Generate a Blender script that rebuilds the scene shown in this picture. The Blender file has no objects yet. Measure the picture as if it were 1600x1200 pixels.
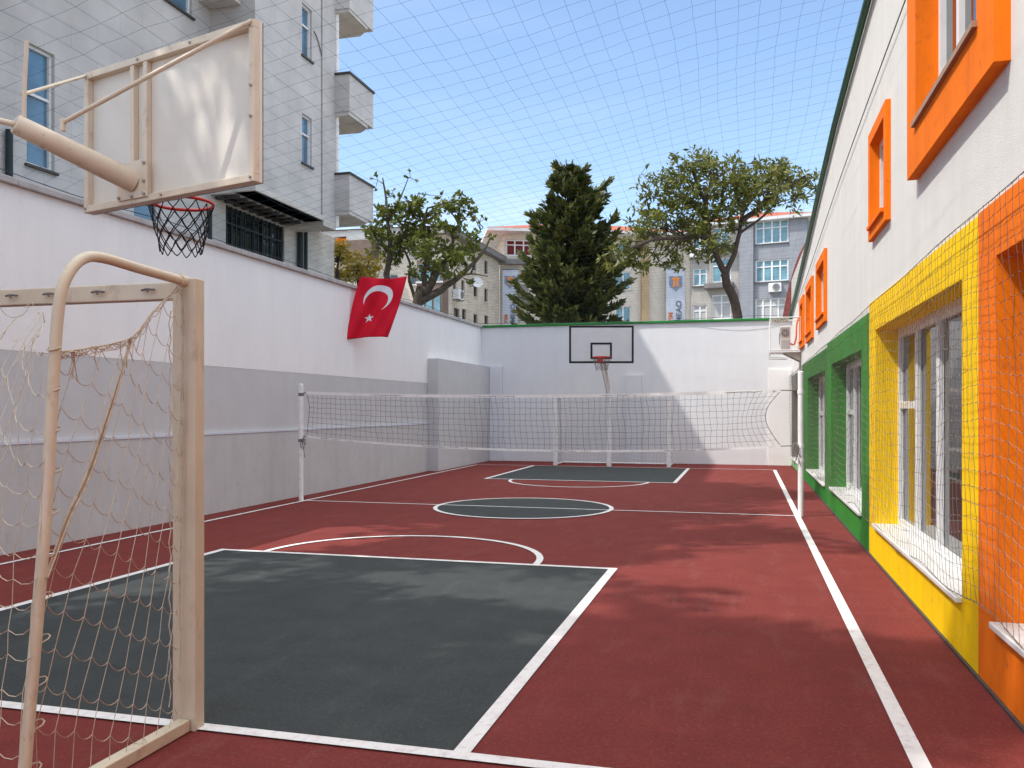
import bpy, bmesh, math, random
from mathutils import Vector, Matrix, Quaternion
random.seed(7)
C = bpy.context.scene.collection
sc = bpy.context.scene
PI = math.pi

# ------------------------------------------------------------------ camera numbers
FPX, CXP, YHP, HCAM = 1340.0, 800.0, 638.0, 1.65
TH = math.atan((1165 - 800) / FPX)
SN, CS = math.sin(TH), math.cos(TH)
def at(px, py, depth):
    """world point seen in direction (px,py) at a given distance along the view axis"""
    a = (px - CXP) / FPX * depth; b = (YHP - py) / FPX * depth
    return Vector((a * CS - depth * SN, a * SN + depth * CS, HCAM + b))

# ------------------------------------------------------------------ materials
def lin(c):
    return tuple(((x / 255) / 12.92 if x <= 10 else (((x / 255) + 0.055) / 1.055) ** 2.4) for x in c)
def newmat(name):
    m = bpy.data.materials.new(name); m.use_nodes = True
    nt = m.node_tree; nt.nodes.clear()
    out = nt.nodes.new('ShaderNodeOutputMaterial'); b = nt.nodes.new('ShaderNodeBsdfPrincipled')
    nt.links.new(b.outputs[0], out.inputs[0])
    return m, nt, b, out
def mat(name, col, rough=0.7, var=0.12, scale=6.0, bump=0.0, bscale=60.0, spec=0.3, metal=0.0, stain=0.0, stscale=0.6, stretch=None, stcol=None, layers=(), wear=1.0):
    """plain painted/mineral surface: base colour with fine + broad noise variation and bump"""
    m, nt, b, out = newmat(name); N = nt.nodes; L = nt.links
    tc = N.new('ShaderNodeTexCoord')
    mp = N.new('ShaderNodeMapping'); L.new(tc.outputs['Object'], mp.inputs[0])
    if stretch: mp.inputs['Scale'].default_value = stretch
    n1 = N.new('ShaderNodeTexNoise'); n1.inputs['Scale'].default_value = scale; n1.inputs['Detail'].default_value = 6
    L.new(mp.outputs[0], n1.inputs['Vector'])
    mr = N.new('ShaderNodeMapRange'); mr.inputs[1].default_value = 0.25; mr.inputs[2].default_value = 0.75
    mr.inputs[3].default_value = 1 - var; mr.inputs[4].default_value = 1 + var
    L.new(n1.outputs[0], mr.inputs[0])
    hsv = N.new('ShaderNodeMix'); hsv.data_type = 'RGBA'; hsv.blend_type = 'MULTIPLY'; hsv.inputs[0].default_value = 1
    hsv.inputs[6].default_value = (*col, 1)
    comb = N.new('ShaderNodeCombineColor')
    for i in range(3): L.new(mr.outputs[0], comb.inputs[i])
    L.new(comb.outputs[0], hsv.inputs[7])
    last = hsv.outputs[2]
    if stain > 0:
        n2 = N.new('ShaderNodeTexNoise'); n2.inputs['Scale'].default_value = stscale; n2.inputs['Detail'].default_value = 8; n2.inputs['Roughness'].default_value = 0.65
        L.new(mp.outputs[0], n2.inputs['Vector'])
        m2 = N.new('ShaderNodeMapRange'); m2.inputs[1].default_value = 0.5; m2.inputs[2].default_value = 0.75; m2.inputs[3].default_value = 0; m2.inputs[4].default_value = stain
        L.new(n2.outputs[0], m2.inputs[0])
        mx = N.new('ShaderNodeMix'); mx.data_type = 'RGBA'
        L.new(m2.outputs[0], mx.inputs[0]); L.new(last, mx.inputs[6])
        mx.inputs[7].default_value = (*(stcol or tuple(c * 0.55 for c in col)), 1); last = mx.outputs[2]
    # extra wear layers: (colour, amount, mapping scale, noise scale, threshold lo, hi)
    for k_, (lc, am, ms, ns, lo, hi) in enumerate(layers):
        mq = N.new('ShaderNodeMapping'); mq.inputs['Scale'].default_value = ms; mq.inputs['Location'].default_value = (k_ * 3.7, k_ * 1.9, 0); L.new(tc.outputs['Object'], mq.inputs[0])
        nq = N.new('ShaderNodeTexNoise'); nq.inputs['Scale'].default_value = ns; nq.inputs['Detail'].default_value = 9; nq.inputs['Roughness'].default_value = .7; L.new(mq.outputs[0], nq.inputs['Vector'])
        rq = N.new('ShaderNodeMapRange'); rq.inputs[1].default_value = lo - .09; rq.inputs[2].default_value = hi - .08; rq.inputs[3].default_value = 0; rq.inputs[4].default_value = am * wear; L.new(nq.outputs[0], rq.inputs[0])
        xq = N.new('ShaderNodeMix'); xq.data_type = 'RGBA'; L.new(rq.outputs[0], xq.inputs[0]); L.new(last, xq.inputs[6]); xq.inputs[7].default_value = (*lc, 1); last = xq.outputs[2]
    L.new(last, b.inputs['Base Color'])
    b.inputs['Roughness'].default_value = rough; b.inputs['Specular IOR Level'].default_value = spec; b.inputs['Metallic'].default_value = metal
    if bump > 0:
        n3 = N.new('ShaderNodeTexNoise'); n3.inputs['Scale'].default_value = bscale; n3.inputs['Detail'].default_value = 4
        L.new(tc.outputs['Object'], n3.inputs['Vector'])
        bp = N.new('ShaderNodeBump'); bp.inputs['Strength'].default_value = bump; bp.inputs['Distance'].default_value = 0.01
        L.new(n3.outputs[0], bp.inputs['Height']); L.new(bp.outputs[0], b.inputs['Normal'])
    return m
def glassmat(name, col, rough=0.04, spec=0.8, wave=0.02):
    m, nt, b, out = newmat(name); N = nt.nodes; L = nt.links
    tc = N.new('ShaderNodeTexCoord')
    n = N.new('ShaderNodeTexNoise'); n.inputs['Scale'].default_value = 1.3; L.new(tc.outputs['Object'], n.inputs['Vector'])
    r = N.new('ShaderNodeValToRGB'); r.color_ramp.elements[0].position = 0.35; r.color_ramp.elements[1].position = 0.7
    r.color_ramp.elements[0].color = (*col, 1); r.color_ramp.elements[1].color = (*(c * 1.8 + 0.006 for c in col), 1)
    L.new(n.outputs[0], r.inputs[0]); L.new(r.outputs[0], b.inputs['Base Color'])
    b.inputs['Roughness'].default_value = rough; b.inputs['Specular IOR Level'].default_value = spec; b.inputs['IOR'].default_value = 1.6
    bp = N.new('ShaderNodeBump'); bp.inputs['Strength'].default_value = wave; n4 = N.new('ShaderNodeTexNoise'); n4.inputs['Scale'].default_value = 2.5
    L.new(tc.outputs['Object'], n4.inputs['Vector']); L.new(n4.outputs[0], bp.inputs['Height']); L.new(bp.outputs[0], b.inputs['Normal'])
    return m
def tilemat(name, col, joint, bw, bh, axes='YZ', mortar=0.012, var=0.06, bump=0.3, rough=0.8, offset=0.5):
    m, nt, b, out = newmat(name); N = nt.nodes; L = nt.links
    tc = N.new('ShaderNodeTexCoord'); sp = N.new('ShaderNodeSeparateXYZ'); L.new(tc.outputs['Object'], sp.inputs[0])
    cb = N.new('ShaderNodeCombineXYZ')
    ix = {'X': 0, 'Y': 1, 'Z': 2}
    if axes == 'HZ':      # any vertical wall: horizontal run = x + y
        ad = N.new('ShaderNodeMath'); L.new(sp.outputs[0], ad.inputs[0]); L.new(sp.outputs[1], ad.inputs[1]); L.new(ad.outputs[0], cb.inputs[0]); L.new(sp.outputs[2], cb.inputs[1])
    else:
        L.new(sp.outputs[ix[axes[0]]], cb.inputs[0]); L.new(sp.outputs[ix[axes[1]]], cb.inputs[1])
    br = N.new('ShaderNodeTexBrick'); br.inputs['Scale'].default_value = 1; br.inputs['Brick Width'].default_value = bw; br.inputs['Row Height'].default_value = bh
    br.inputs['Mortar Size'].default_value = mortar; br.inputs['Mortar Smooth'].default_value = 0.3; br.offset = offset
    br.inputs['Color1'].default_value = (*(c * (1 + var) for c in col), 1); br.inputs['Color2'].default_value = (*(c * (1 - var) for c in col), 1); br.inputs['Mortar'].default_value = (*joint, 1)
    L.new(cb.outputs[0], br.inputs['Vector'])
    n = N.new('ShaderNodeTexNoise'); n.inputs['Scale'].default_value = 1.2; n.inputs['Detail'].default_value = 8; L.new(tc.outputs['Object'], n.inputs['Vector'])
    mr = N.new('ShaderNodeMapRange'); mr.inputs[1].default_value = .3; mr.inputs[2].default_value = .7; mr.inputs[3].default_value = .86; mr.inputs[4].default_value = 1.08; L.new(n.outputs[0], mr.inputs[0])
    mx = N.new('ShaderNodeMix'); mx.data_type = 'RGBA'; mx.blend_type = 'MULTIPLY'; mx.inputs[0].default_value = 1
    cc = N.new('ShaderNodeCombineColor'); [L.new(mr.outputs[0], cc.inputs[i]) for i in range(3)]
    L.new(br.outputs['Color'], mx.inputs[6]); L.new(cc.outputs[0], mx.inputs[7]); L.new(mx.outputs[2], b.inputs['Base Color'])
    b.inputs['Roughness'].default_value = rough; b.inputs['Specular IOR Level'].default_value = .25
    bp = N.new('ShaderNodeBump'); bp.inputs['Strength'].default_value = bump; bp.inputs['Distance'].default_value = 0.01; bp.invert = True
    L.new(br.outputs['Fac'], bp.inputs['Height']); L.new(bp.outputs[0], b.inputs['Normal'])
    return m
def leafmat(name, c1, c2, c3, trans=0.3):
    m, nt, b, out = newmat(name); N = nt.nodes; L = nt.links
    tc = N.new('ShaderNodeTexCoord')
    n = N.new('ShaderNodeTexNoise'); n.inputs['Scale'].default_value = 1.7; n.inputs['Detail'].default_value = 5; n.inputs['Roughness'].default_value = .75
    L.new(tc.outputs['Object'], n.inputs['Vector'])
    r = N.new('ShaderNodeValToRGB'); r.color_ramp.elements[0].position = .33; r.color_ramp.elements[0].color = (*c1, 1)
    e = r.color_ramp.elements.new(.52); e.color = (*c2, 1); r.color_ramp.elements[2].position = .72; r.color_ramp.elements[2].color = (*c3, 1)
    L.new(n.outputs[0], r.inputs[0]); L.new(r.outputs[0], b.inputs['Base Color'])
    b.inputs['Roughness'].default_value = .5; b.inputs['Specular IOR Level'].default_value = .25
    tr = N.new('ShaderNodeBsdfTranslucent'); L.new(r.outputs[0], tr.inputs[0])
    mx = N.new('ShaderNodeMixShader'); mx.inputs[0].default_value = trans
    L.new(b.outputs[0], mx.inputs[1]); L.new(tr.outputs[0], mx.inputs[2]); L.new(mx.outputs[0], out.inputs[0])
    return m

M = {}
M['court'] = mat('red_acrylic_court', (.158, .031, .0275), .85, .10, 3.0, .35, 260, .08, stain=.4, stscale=.5, stcol=(.115, .025, .0245), wear=0.45, layers=(((.26, .13, .11), .5, (1, 1, 1), 45, .60, .72), ((.28, .17, .15), .30, (2.2, .5, 1), 2.2, .62, .80), ((.07, .022, .022), .45, (.6, 2.6, 1), 1.6, .60, .78), ((.06, .02, .02), .4, (1, 1, 1), 60, .64, .74)))
M['key'] = mat('dark_green_acrylic', (.040, .046, .047), .8, .12, 3.0, .25, 260, .10, stain=.35, stscale=.6, stcol=(.052, .06, .06), wear=0.45, layers=(((.12, .125, .12), .5, (1, 1, 1), 45, .60, .72), ((.14, .145, .14), .28, (2.0, .5, 1), 2.4, .61, .80), ((.02, .024, .025), .5, (.6, 2.4, 1), 1.7, .60, .78)))
M['line'] = mat('white_line_paint', (.70, .69, .68), .7, .05, 20, .2, 200, .25, stain=.35, stscale=5, stcol=(.5, .44, .42), wear=0.40, layers=(((.30, .16, .15), .7, (1, 1, 1), 14, .62, .72), ((.25, .2, .19), .5, (3, 1, 1), 5, .60, .75)))
M['ground'] = mat('grey_earth', (.27, .25, .22), .95, .25, 1.0, .3, 20)
M['w_white'] = mat('white_wall_paint', (.86, .845, .82), .85, .03, 2.5, .35, 90, .2, stain=.16, stscale=.45, stcol=(.70, .68, .69), stretch=(1, 1, .5), wear=0.28, layers=(((.52, .49, .46), .30, (1, 3.2, .16), 1.6, .56, .80), ((.45, .42, .40), .55, (1, 1, 1), 7, .70, .78), ((.88, .88, .88), .4, (1, .5, .5), 1.1, .58, .66)))
M['w_grey'] = mat('grey_wall_paint', (.56, .555, .55), .85, .035, 2.5, .35, 90, .2, stain=.15, stscale=.6, stcol=(.43, .42, .445), wear=0.38, layers=(((.36, .34, .33), .35, (1, 2.6, .2), 1.8, .56, .80), ((.62, .62, .63), .35, (1, .7, .9), 1.4, .60, .66), ((.30, .29, .28), .5, (1, 1, 1), 8, .69, .77)))
M['w_grey2'] = mat('lower_grey_paint', (.535, .53, .52), .85, .04, 2.5, .35, 90, .2, stain=.2, stscale=.7, stcol=(.40, .39, .41), wear=0.55, layers=(((.33, .30, .29), .4, (1, 2.2, .25), 1.6, .55, .80), ((.60, .60, .60), .3, (1, .7, .9), 1.3, .60, .66), ((.27, .25, .25), .6, (1, 1, 1), 8, .67, .76)))
M['ledge'] = mat('lit_ledge_tone', (.62, .64, .70), .8, .05, 8, .2, 80)  # pale tone puts the light on the ledge top into its colour
M['coping'] = mat('stone_coping', (.42, .40, .385), .85, .15, 5, .4, 60, stain=.5, stscale=2.0, stcol=(.2, .185, .17))
M['coping_g'] = mat('green_metal_coping', (.014, .20, .034), .45, .12, 4, .05, 60, .4)
M['fac'] = mat('off_white_render', (.70, .685, .655), .9, .035, 3, .5, 160, .15, stain=.22, stscale=.55, stcol=(.56, .54, .50), stretch=(1, 1, .35), wear=0.42, layers=(((.50, .47, .42), .40, (1, 3.0, .12), 1.7, .54, .80), ((.46, .43, .39), .5, (1, 1, 1), 9, .70, .78)))
M['orange'] = mat('orange_paint', (.86, .180, .006), .8, .05, 3, .2, 150, .12, stain=.15, stscale=1.2, stcol=(.62, .12, .01), layers=(((.50, .10, .02), .45, (1, 3.0, .25), 2.0, .55, .80), ((.50, .10, .02), .6, (1, 1, 1), 10, .67, .76)))
M['yellow'] = mat('yellow_paint', (.95, .60, .0), .8, .05, 3, .2, 150, .12, stain=.15, stscale=1.2, stcol=(.66, .38, .004), layers=(((.58, .36, .04), .45, (1, 3.0, .25), 2.0, .55, .80), ((.58, .36, .04), .6, (1, 1, 1), 10, .67, .76)))
M['green'] = mat('green_paint', (.042, .245, .034), .8, .10, 3, .2, 150, .12, stain=.25, stscale=1.0, stcol=(.03, .14, .028), layers=(((.03, .11, .03), .45, (1, 3.0, .25), 2.0, .55, .80), ((.03, .11, .03), .6, (1, 1, 1), 10, .67, .76)))
M['green2'] = mat('deep_green_paint', (.030, .205, .030), .8, .10, 3, .2, 150, .12, stain=.25, stscale=1.0, stcol=(.024, .12, .025), layers=(((.022, .09, .022), .45, (1, 3.0, .25), 2.0, .55, .80), ((.022, .09, .022), .6, (1, 1, 1), 10, .67, .76)))
M['greyband'] = mat('grey_green_paint', (.17, .175, .16), .7, .12, 3, .2, 100, stain=.3, stscale=1.0)
M['dkgreen'] = mat('dark_green_pipe', (.02, .12, .05), .4, .15, 6, .05, 60, .4)
M['pvc'] = mat('white_pvc', (.74, .74, .74), .35, .03, 8, .0, 60, .5)
M['marble'] = mat('white_marble', (.66, .65, .63), .4, .08, 7, .05, 40, .4, stain=.3, stscale=3.0, stcol=(.48, .47, .47))
M['wood'] = mat('tan_sill', (.34, .22, .15), .6, .12, 10, .1, 40)
M['glass'] = glassmat('dark_window_glass', (.014, .017, .02))
M['glass_sky'] = glassmat('sky_reflection_glass', (.045, .11, .17), .06, .9, .03)  # blue of the reflected sky is put into the base colour
M['glass_far'] = glassmat('teal_window_glass', (.10, .20, .24), .15, .6, .0)
M['shade'] = mat('window_blind', (.42, .42, .41), .8, .08, 2)
M['cream'] = mat('cream_steel_paint', (.70, .60, .46), .42, .06, 5, .12, 60, .4, stain=.4, stscale=5, stcol=(.54, .455, .34), wear=0.60, layers=(((.30, .18, .10), .7, (1, 1, 1), 12, .67, .74), ((.52, .46, .38), .4, (1, 1, 1), 3, .55, .75)))
M['cream_panel'] = mat('cream_panel_paint', (.72, .68, .60), .5, .04, 4, .08, 40, .35, stain=.22, stscale=2.5, stcol=(.54, .49, .42))
M['goal'] = mat('beige_goal_paint', (.585, .515, .385), .5, .07, 6, .12, 60, .35, stain=.35, stscale=4, stcol=(.47, .40, .29), wear=0.60, layers=(((.30, .19, .11), .7, (1, 1, .5), 9, .66, .74), ((.66, .62, .54), .5, (1, 1, .2), 5, .58, .70)))
M['white_post'] = mat('white_post_paint', (.84, .83, .81), .5, .05, 8, .1, 60, .35, stain=.4, stscale=6, stcol=(.45, .42, .38))
M['twine'] = mat('beige_twine', (.50, .42, .32), .9, .2, 30)
M['twine_grey'] = mat('grey_brown_twine', (.17, .14, .12), .9, .2, 30)
M['twine_dark'] = mat('dark_twine', (.10, .11, .13), .9, .2, 30)
M['twine_mid'] = mat('mid_grey_twine', (.38, .38, .40), .9, .2, 30)
M['twine_white'] = mat('pale_twine', (.55, .55, .56), .9, .15, 30)
M['net_black'] = mat('black_net_cord', (.012, .012, .014), .8, .2, 30)
M['net_sky'] = mat('overhead_net_cord', (.045, .06, .08), .9, .2, 30)
M['red_rim'] = mat('red_rim_paint', (.50, .03, .022), .4, .1, 10, .05, 60, .4)
M['black'] = mat('black_paint', (.014, .014, .016), .5, .1, 10)
M['board'] = mat('white_board', (.66, .66, .66), .5, .04, 4, .05, 40, .35, stain=.25, stscale=3, stcol=(.5, .49, .46))
M['flag'] = mat('red_flag_cloth', (.60, .008, .028), .75, .06, 40, .1, 300, .2)
M['flag_w'] = mat('white_flag_cloth', (.72, .72, .74), .75, .03, 40)
M['apt'] = tilemat('grey_cladding', (.52, .50, .49), (.43, .415, .41), 1.3, .42, 'YZ', .007, .025, .25)
M['apt_low'] = tilemat('grey_strip_cladding', (.52, .505, .50), (.36, .35, .345), .9, .16, 'YZ', .010, .05, .35)
M['apt_under'] = mat('rendered_soffit', (.54, .515, .48), .85, .08, 3, .3, 50, stain=.4, stscale=1.2, stcol=(.27, .25, .23))
M['apt_dark'] = mat('dark_trim', (.06, .055, .05), .6, .2, 6)
M['apt_balc'] = tilemat('balcony_cladding', (.52, .50, .49), (.38, .37, .36), 1.1, .5, 'YZ', .008, .03, .3)
M['steel_dark'] = mat('dark_steel', (.018, .03, .033), .45, .2, 6, metal=0.2)
M['b_cream'] = tilemat('cream_stone', (.54, .48, .40), (.42, .37, .31), 1.4, .6, 'HZ', .012, .05, .3)
M['b_cream2'] = mat('cream_render', (.60, .54, .46), .9, .08, 2, .3, 30, stain=.3, stscale=.5, stcol=(.45, .40, .34))
M['b_grey'] = mat('grey_stone_render', (.265, .275, .30), .9, .10, 2, .5, 12, stain=.3, stscale=.8, stcol=(.20, .21, .235))
M['b_ochre'] = mat('ochre_render', (.42, .31, .18), .9, .08, 2, .3, 30)
M['b_brown'] = mat('brown_panel', (.17, .12, .095), .7, .15, 3)
M['b_trim'] = mat('grey_trim', (.18, .17, .165), .8, .15, 3)
M['b_ltrim'] = mat('pale_trim', (.6, .6, .6), .7, .08, 3)
M['roof'] = tilemat('red_roof_tiles', (.46, .115, .060), (.20, .05, .03), .30, .35, 'XY', .05, .2, .8)
M['roof_dk'] = mat('dark_red_tile', (.19, .05, .045), .7, .25, 8, .5, 20)
M['bark'] = mat('grey_brown_bark', (.065, .05, .04), .95, .3, 6, .9, 18, .1)
M['bark_lt'] = mat('pale_brown_bark', (.10, .08, .058), .95, .3, 6, .9, 18, .1)
M['leaf_r'] = leafmat('olive_leaf', (.05, .06, .012), (.13, .145, .024), (.24, .215, .045))
M['leaf_l'] = leafmat('fresh_green_leaf', (.05, .07, .012), (.13, .155, .022), (.23, .24, .045))
M['leaf_y'] = leafmat('yellow_leaf', (.16, .14, .02), (.36, .27, .022), (.50, .36, .03))
M['leaf_p'] = leafmat('fir_needle', (.026, .040, .010), (.080, .094, .022), (.20, .185, .05), .15)
M['leaf_s'] = leafmat('broad_leaf', (.04, .07, .015), (.07, .11, .02), (.1, .15, .03), .2)
M['banner'] = mat('pale_blue_banner', (.50, .54, .62), .7, .06, 3, stain=.25, stscale=1.5, stcol=(.40, .45, .55))
M['ban_slate'] = mat('slate_print', (.20, .235, .31), .7, .08, 5)
M['ban_orange'] = mat('orange_print', (.78, .26, .05), .7, .08, 5)
M['ac'] = mat('ac_white', (.58, .54, .47), .5, .06, 5, stain=.3, stscale=5, stcol=(.45, .42, .38))
M['redcurt'] = mat('red_interior', (.16, .02, .02), .8, .2, 2)

# ------------------------------------------------------------------ mesh builder
class MB:
    def __init__(s): s.v = []; s.f = []; s.mi = []; s.sm = []; s.T = None; s.cur = 0; s.smooth = False
    def pt(s, p):
        p = Vector(p)
        if s.T is not None: p = s.T(p)
        s.v.append(p); return len(s.v) - 1
    def face(s, idx, smooth=None):
        s.f.append(tuple(idx)); s.mi.append(s.cur); s.sm.append(s.smooth if smooth is None else smooth)
    def quad(s, a, b, c, d): s.face([s.pt(a), s.pt(b), s.pt(c), s.pt(d)])
    def poly(s, pts): s.face([s.pt(p) for p in pts])
    def box(s, x0, x1, y0, y1, z0, z1, bev=0.0):
        if bev > 0:
            bm = bmesh.new(); bmesh.ops.create_cube(bm, size=1)
            for v in bm.verts: v.co = Vector(((x0 + x1) / 2 + v.co.x * (x1 - x0), (y0 + y1) / 2 + v.co.y * (y1 - y0), (z0 + z1) / 2 + v.co.z * (z1 - z0)))
            bmesh.ops.bevel(bm, geom=bm.edges[:], offset=bev, segments=2, affect='EDGES', profile=.5)
            s.addbm(bm); return
        i = [s.pt(p) for p in ((x0, y0, z0), (x1, y0, z0), (x1, y1, z0), (x0, y1, z0), (x0, y0, z1), (x1, y0, z1), (x1, y1, z1), (x0, y1, z1))]
        for q in ((0, 3, 2, 1), (4, 5, 6, 7), (0, 1, 5, 4), (1, 2, 6, 5), (2, 3, 7, 6), (3, 0, 4, 7)): s.face([i[k] for k in q])
    def addbm(s, bm, smooth=False):
        bm.verts.index_update(); m = [s.pt(v.co) for v in bm.verts]
        for f in bm.faces: s.face([m[v.index] for v in f.verts], smooth)
        bm.free()
    def prism(s, pts, ext):
        """polygon pts extruded along vector ext"""
        ext = Vector(ext); a = [s.pt(p) for p in pts]; b = [s.pt(Vector(p) + ext) for p in pts]; n = len(pts)
        s.face(a[::-1]); s.face(b)
        for k in range(n): s.face([a[k], a[(k + 1) % n], b[(k + 1) % n], b[k]])
    def tube(s, path, r, n=8, caps=True, smooth=True, twist=0.0):
        path = [Vector(p) for p in path]; L = len(path)
        if not isinstance(r, (list, tuple)): r = [r] * L
        rings = []; up = None
        for k in range(L):
            d = (path[min(k + 1, L - 1)] - path[max(k - 1, 0)])
            if d.length < 1e-9: d = Vector((0, 0, 1))
            d.normalize()
            if up is None:
                up = Vector((0, 0, 1)) if abs(d.z) < .9 else Vector((1, 0, 0))
            x = up.cross(d)
            if x.length < 1e-6: x = Vector((0, 1, 0)).cross(d)
            x.normalize(); y = d.cross(x); up = y
            rings.append([s.pt(path[k] + (x * math.cos(2 * PI * (j + twist) / n) + y * math.sin(2 * PI * (j + twist) / n)) * r[k]) for j in range(n)])
        for k in range(L - 1):
            for j in range(n): s.face([rings[k][j], rings[k][(j + 1) % n], rings[k + 1][(j + 1) % n], rings[k + 1][j]], smooth)
        if caps:      # caps on their own vertices, so that they do not bend the smooth side normals
            for rg in (rings[0][::-1], rings[-1]):
                n0 = len(s.v); s.v.extend(s.v[q].copy() for q in rg); s.face(range(n0, n0 + n), False)
    def cord(s, path, r): s.tube(path, r, 3, False, False)
    def bar(s, a, b, w, h, up=(0, 0, 1)):
        """rectangular bar from a to b"""
        a = Vector(a); b = Vector(b); d = (b - a).normalized(); u = Vector(up)
        x = d.cross(u); x.normalize(); y = x.cross(d)
        P = []
        for e in (a, b):
            for (i, j) in ((-1, -1), (1, -1), (1, 1), (-1, 1)): P.append(s.pt(e + x * (i * w / 2) + y * (j * h / 2)))
        for q in ((3, 2, 1, 0), (4, 5, 6, 7), (0, 1, 5, 4), (1, 2, 6, 5), (2, 3, 7, 6), (3, 0, 4, 7)): s.face([P[k] for k in q])
    def build(s, name, mats, parent=None, base=None):
        if parent is not None: base = parent.get('_b', None); base = Vector(base) if base is not None else Vector((0, 0, 0))
        elif base is None: base = Vector((0, 0, 0))
        base = Vector(base)
        me = bpy.data.meshes.new(name)
        me.from_pydata([tuple(p - base) for p in s.v], [], s.f)
        ms = mats if isinstance(mats, (list, tuple)) else [mats]
        for m in ms: me.materials.append(m)
        for p, mi, sm in zip(me.polygons, s.mi, s.sm): p.material_index = mi; p.use_smooth = sm
        me.update()
        o = bpy.data.objects.new(name, me); C.objects.link(o)
        if parent is not None: o.parent = parent; o['_b'] = tuple(base)
        else: o.location = base; o['_b'] = tuple(base)
        return o
def tag(o, label, cat, group=None):
    o['label'] = label; o['category'] = cat
    if group: o['group'] = group
    return o
def thing(name, label, cat, base, group=None):
    o = bpy.data.objects.new(name, None); C.objects.link(o); o.location = base; o.empty_display_size = .2
    o['_b'] = tuple(base)
    return tag(o, label, cat, group)
def struct(mb, name, m):
    o = mb.build(name, m); o['kind'] = 'structure'; return o
def bez(pts, n=8):
    """smooth curve through points (Catmull-Rom)"""
    P = [Vector(p) for p in pts]; out = []
    for i in range(len(P) - 1):
        p0 = P[max(i - 1, 0)]; p1 = P[i]; p2 = P[i + 1]; p3 = P[min(i + 2, len(P) - 1)]
        for k in range(n):
            t = k / n
            out.append(.5 * ((2 * p1) + (p2 - p0) * t + (2 * p0 - 5 * p1 + 4 * p2 - p3) * t * t + (3 * p1 - p0 - 3 * p2 + p3) * t ** 3))
    out.append(P[-1]); return out

# ------------------------------------------------------------------ wall frames: local (u along, d outwards, z up)
class Frame:
    def __init__(s, p0, p1):
        s.o = Vector((p0[0], p0[1], 0)); d = Vector((p1[0] - p0[0], p1[1] - p0[1], 0)); s.len = d.length; s.u = d.normalized()
        s.n = Vector((s.u.y, -s.u.x, 0))          # outward: right-hand side of u
    def __call__(s, p): return s.o + s.u * p[0] + s.n * p[1] + Vector((0, 0, p[2]))
    def uz(s, px, py):
        """where the view ray through a picture point meets this wall"""
        d = at(px, py, 1.0) - Vector((0, 0, HCAM)); o = Vector((0, 0, HCAM))
        t = (s.o - o).dot(s.n) / d.dot(s.n); q = o + d * t
        return (q - s.o).dot(s.u), q.z
def panel(mb, u0, u1, z0, z1, holes, d=0.0, depth=.2, top=None, rev=True):
    """wall face in (u,z) with rectangular holes and reveals of given depth; top = optional list of (u,z) roofline"""
    us = sorted(set([u0, u1] + [h[i] for h in holes for i in (0, 1)] + ([t[0] for t in top if u0 < t[0] < u1] if top else [])))
    zs = sorted(set([z0] + ([] if top else [z1]) + [h[i] for h in holes for i in (2, 3)]))
    def zt(u):
        if not top: return z1
        for a, b in zip(top, top[1:]):
            if a[0] <= u <= b[0]: return a[1] + (b[1] - a[1]) * (u - a[0]) / (b[0] - a[0])
        return top[-1][1]
    for a, b in zip(us, us[1:]):
        if b - a < 1e-6: continue
        cm = (a + b) / 2
        lv = zs + ([None] if top else [])
        for c, e in zip(lv, lv[1:]):
            if e is None: mb.quad((a, d, c), (b, d, c), (b, d, zt(b)), (a, d, zt(a))); continue
            zm = (c + e) / 2
            if any(h[0] < cm < h[1] and h[2] < zm < h[3] for h in holes): continue
            mb.quad((a, d, c), (b, d, c), (b, d, e), (a, d, e))
    for (a, b, c, e) in (holes if rev else []):
        mb.quad((a, d, c), (a, d, e), (a, d - depth, e), (a, d - depth, c))
        mb.quad((b, d, c), (b, d - depth, c), (b, d - depth, e), (b, d, e))
        mb.quad((a, d, e), (b, d, e), (b, d - depth, e), (a, d - depth, e))
        mb.quad((a, d, c), (a, d - depth, c), (b, d - depth, c), (b, d, c))
def window(parent, T, u0, u1, z0, z1, d, nm=2, transom=None, fw=.06, frame=None, glass=None, sill=None, sill_d=.06, sill_m=None, fd=.05, name='window'):
    """frame mesh (part) with pane and sill (sub-parts); d = plane of the glass"""
    f = MB(); f.T = T
    f.box(u0, u0 + fw, d - .02, d + fd, z0, z1); f.box(u1 - fw, u1, d - .02, d + fd, z0, z1)
    f.box(u0 + fw, u1 - fw, d - .02, d + fd - .002, z0, z0 + fw); f.box(u0 + fw, u1 - fw, d - .02, d + fd - .002, z1 - fw, z1)
    for k in range(1, nm):
        u = u0 + (u1 - u0) * k / nm
        f.box(u - fw * .6, u + fw * .6, d - .02, d + fd - .004, z0 + fw, z1 - fw)
    if transom: f.box(u0 + fw, u1 - fw, d - .018, d + fd - .007, transom - fw * .45, transom + fw * .45)
    w = f.build(name, frame or M['pvc'], parent)
    p = MB(); p.T = T; p.box(u0 + fw * .4, u1 - fw * .4, d - .015, d - .003, z0 + fw * .4, z1 - fw * .4)
    p.build('pane', glass or M['glass_far'], w)
    if sill is not None:
        s_ = MB(); s_.T = T; s_.box(u0 - .05, u1 + .05, d + fd + .002, sill + sill_d, z0 - .05, z0 - .004); s_.build('sill', sill_m or M['b_ltrim'], w)
    return w

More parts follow.
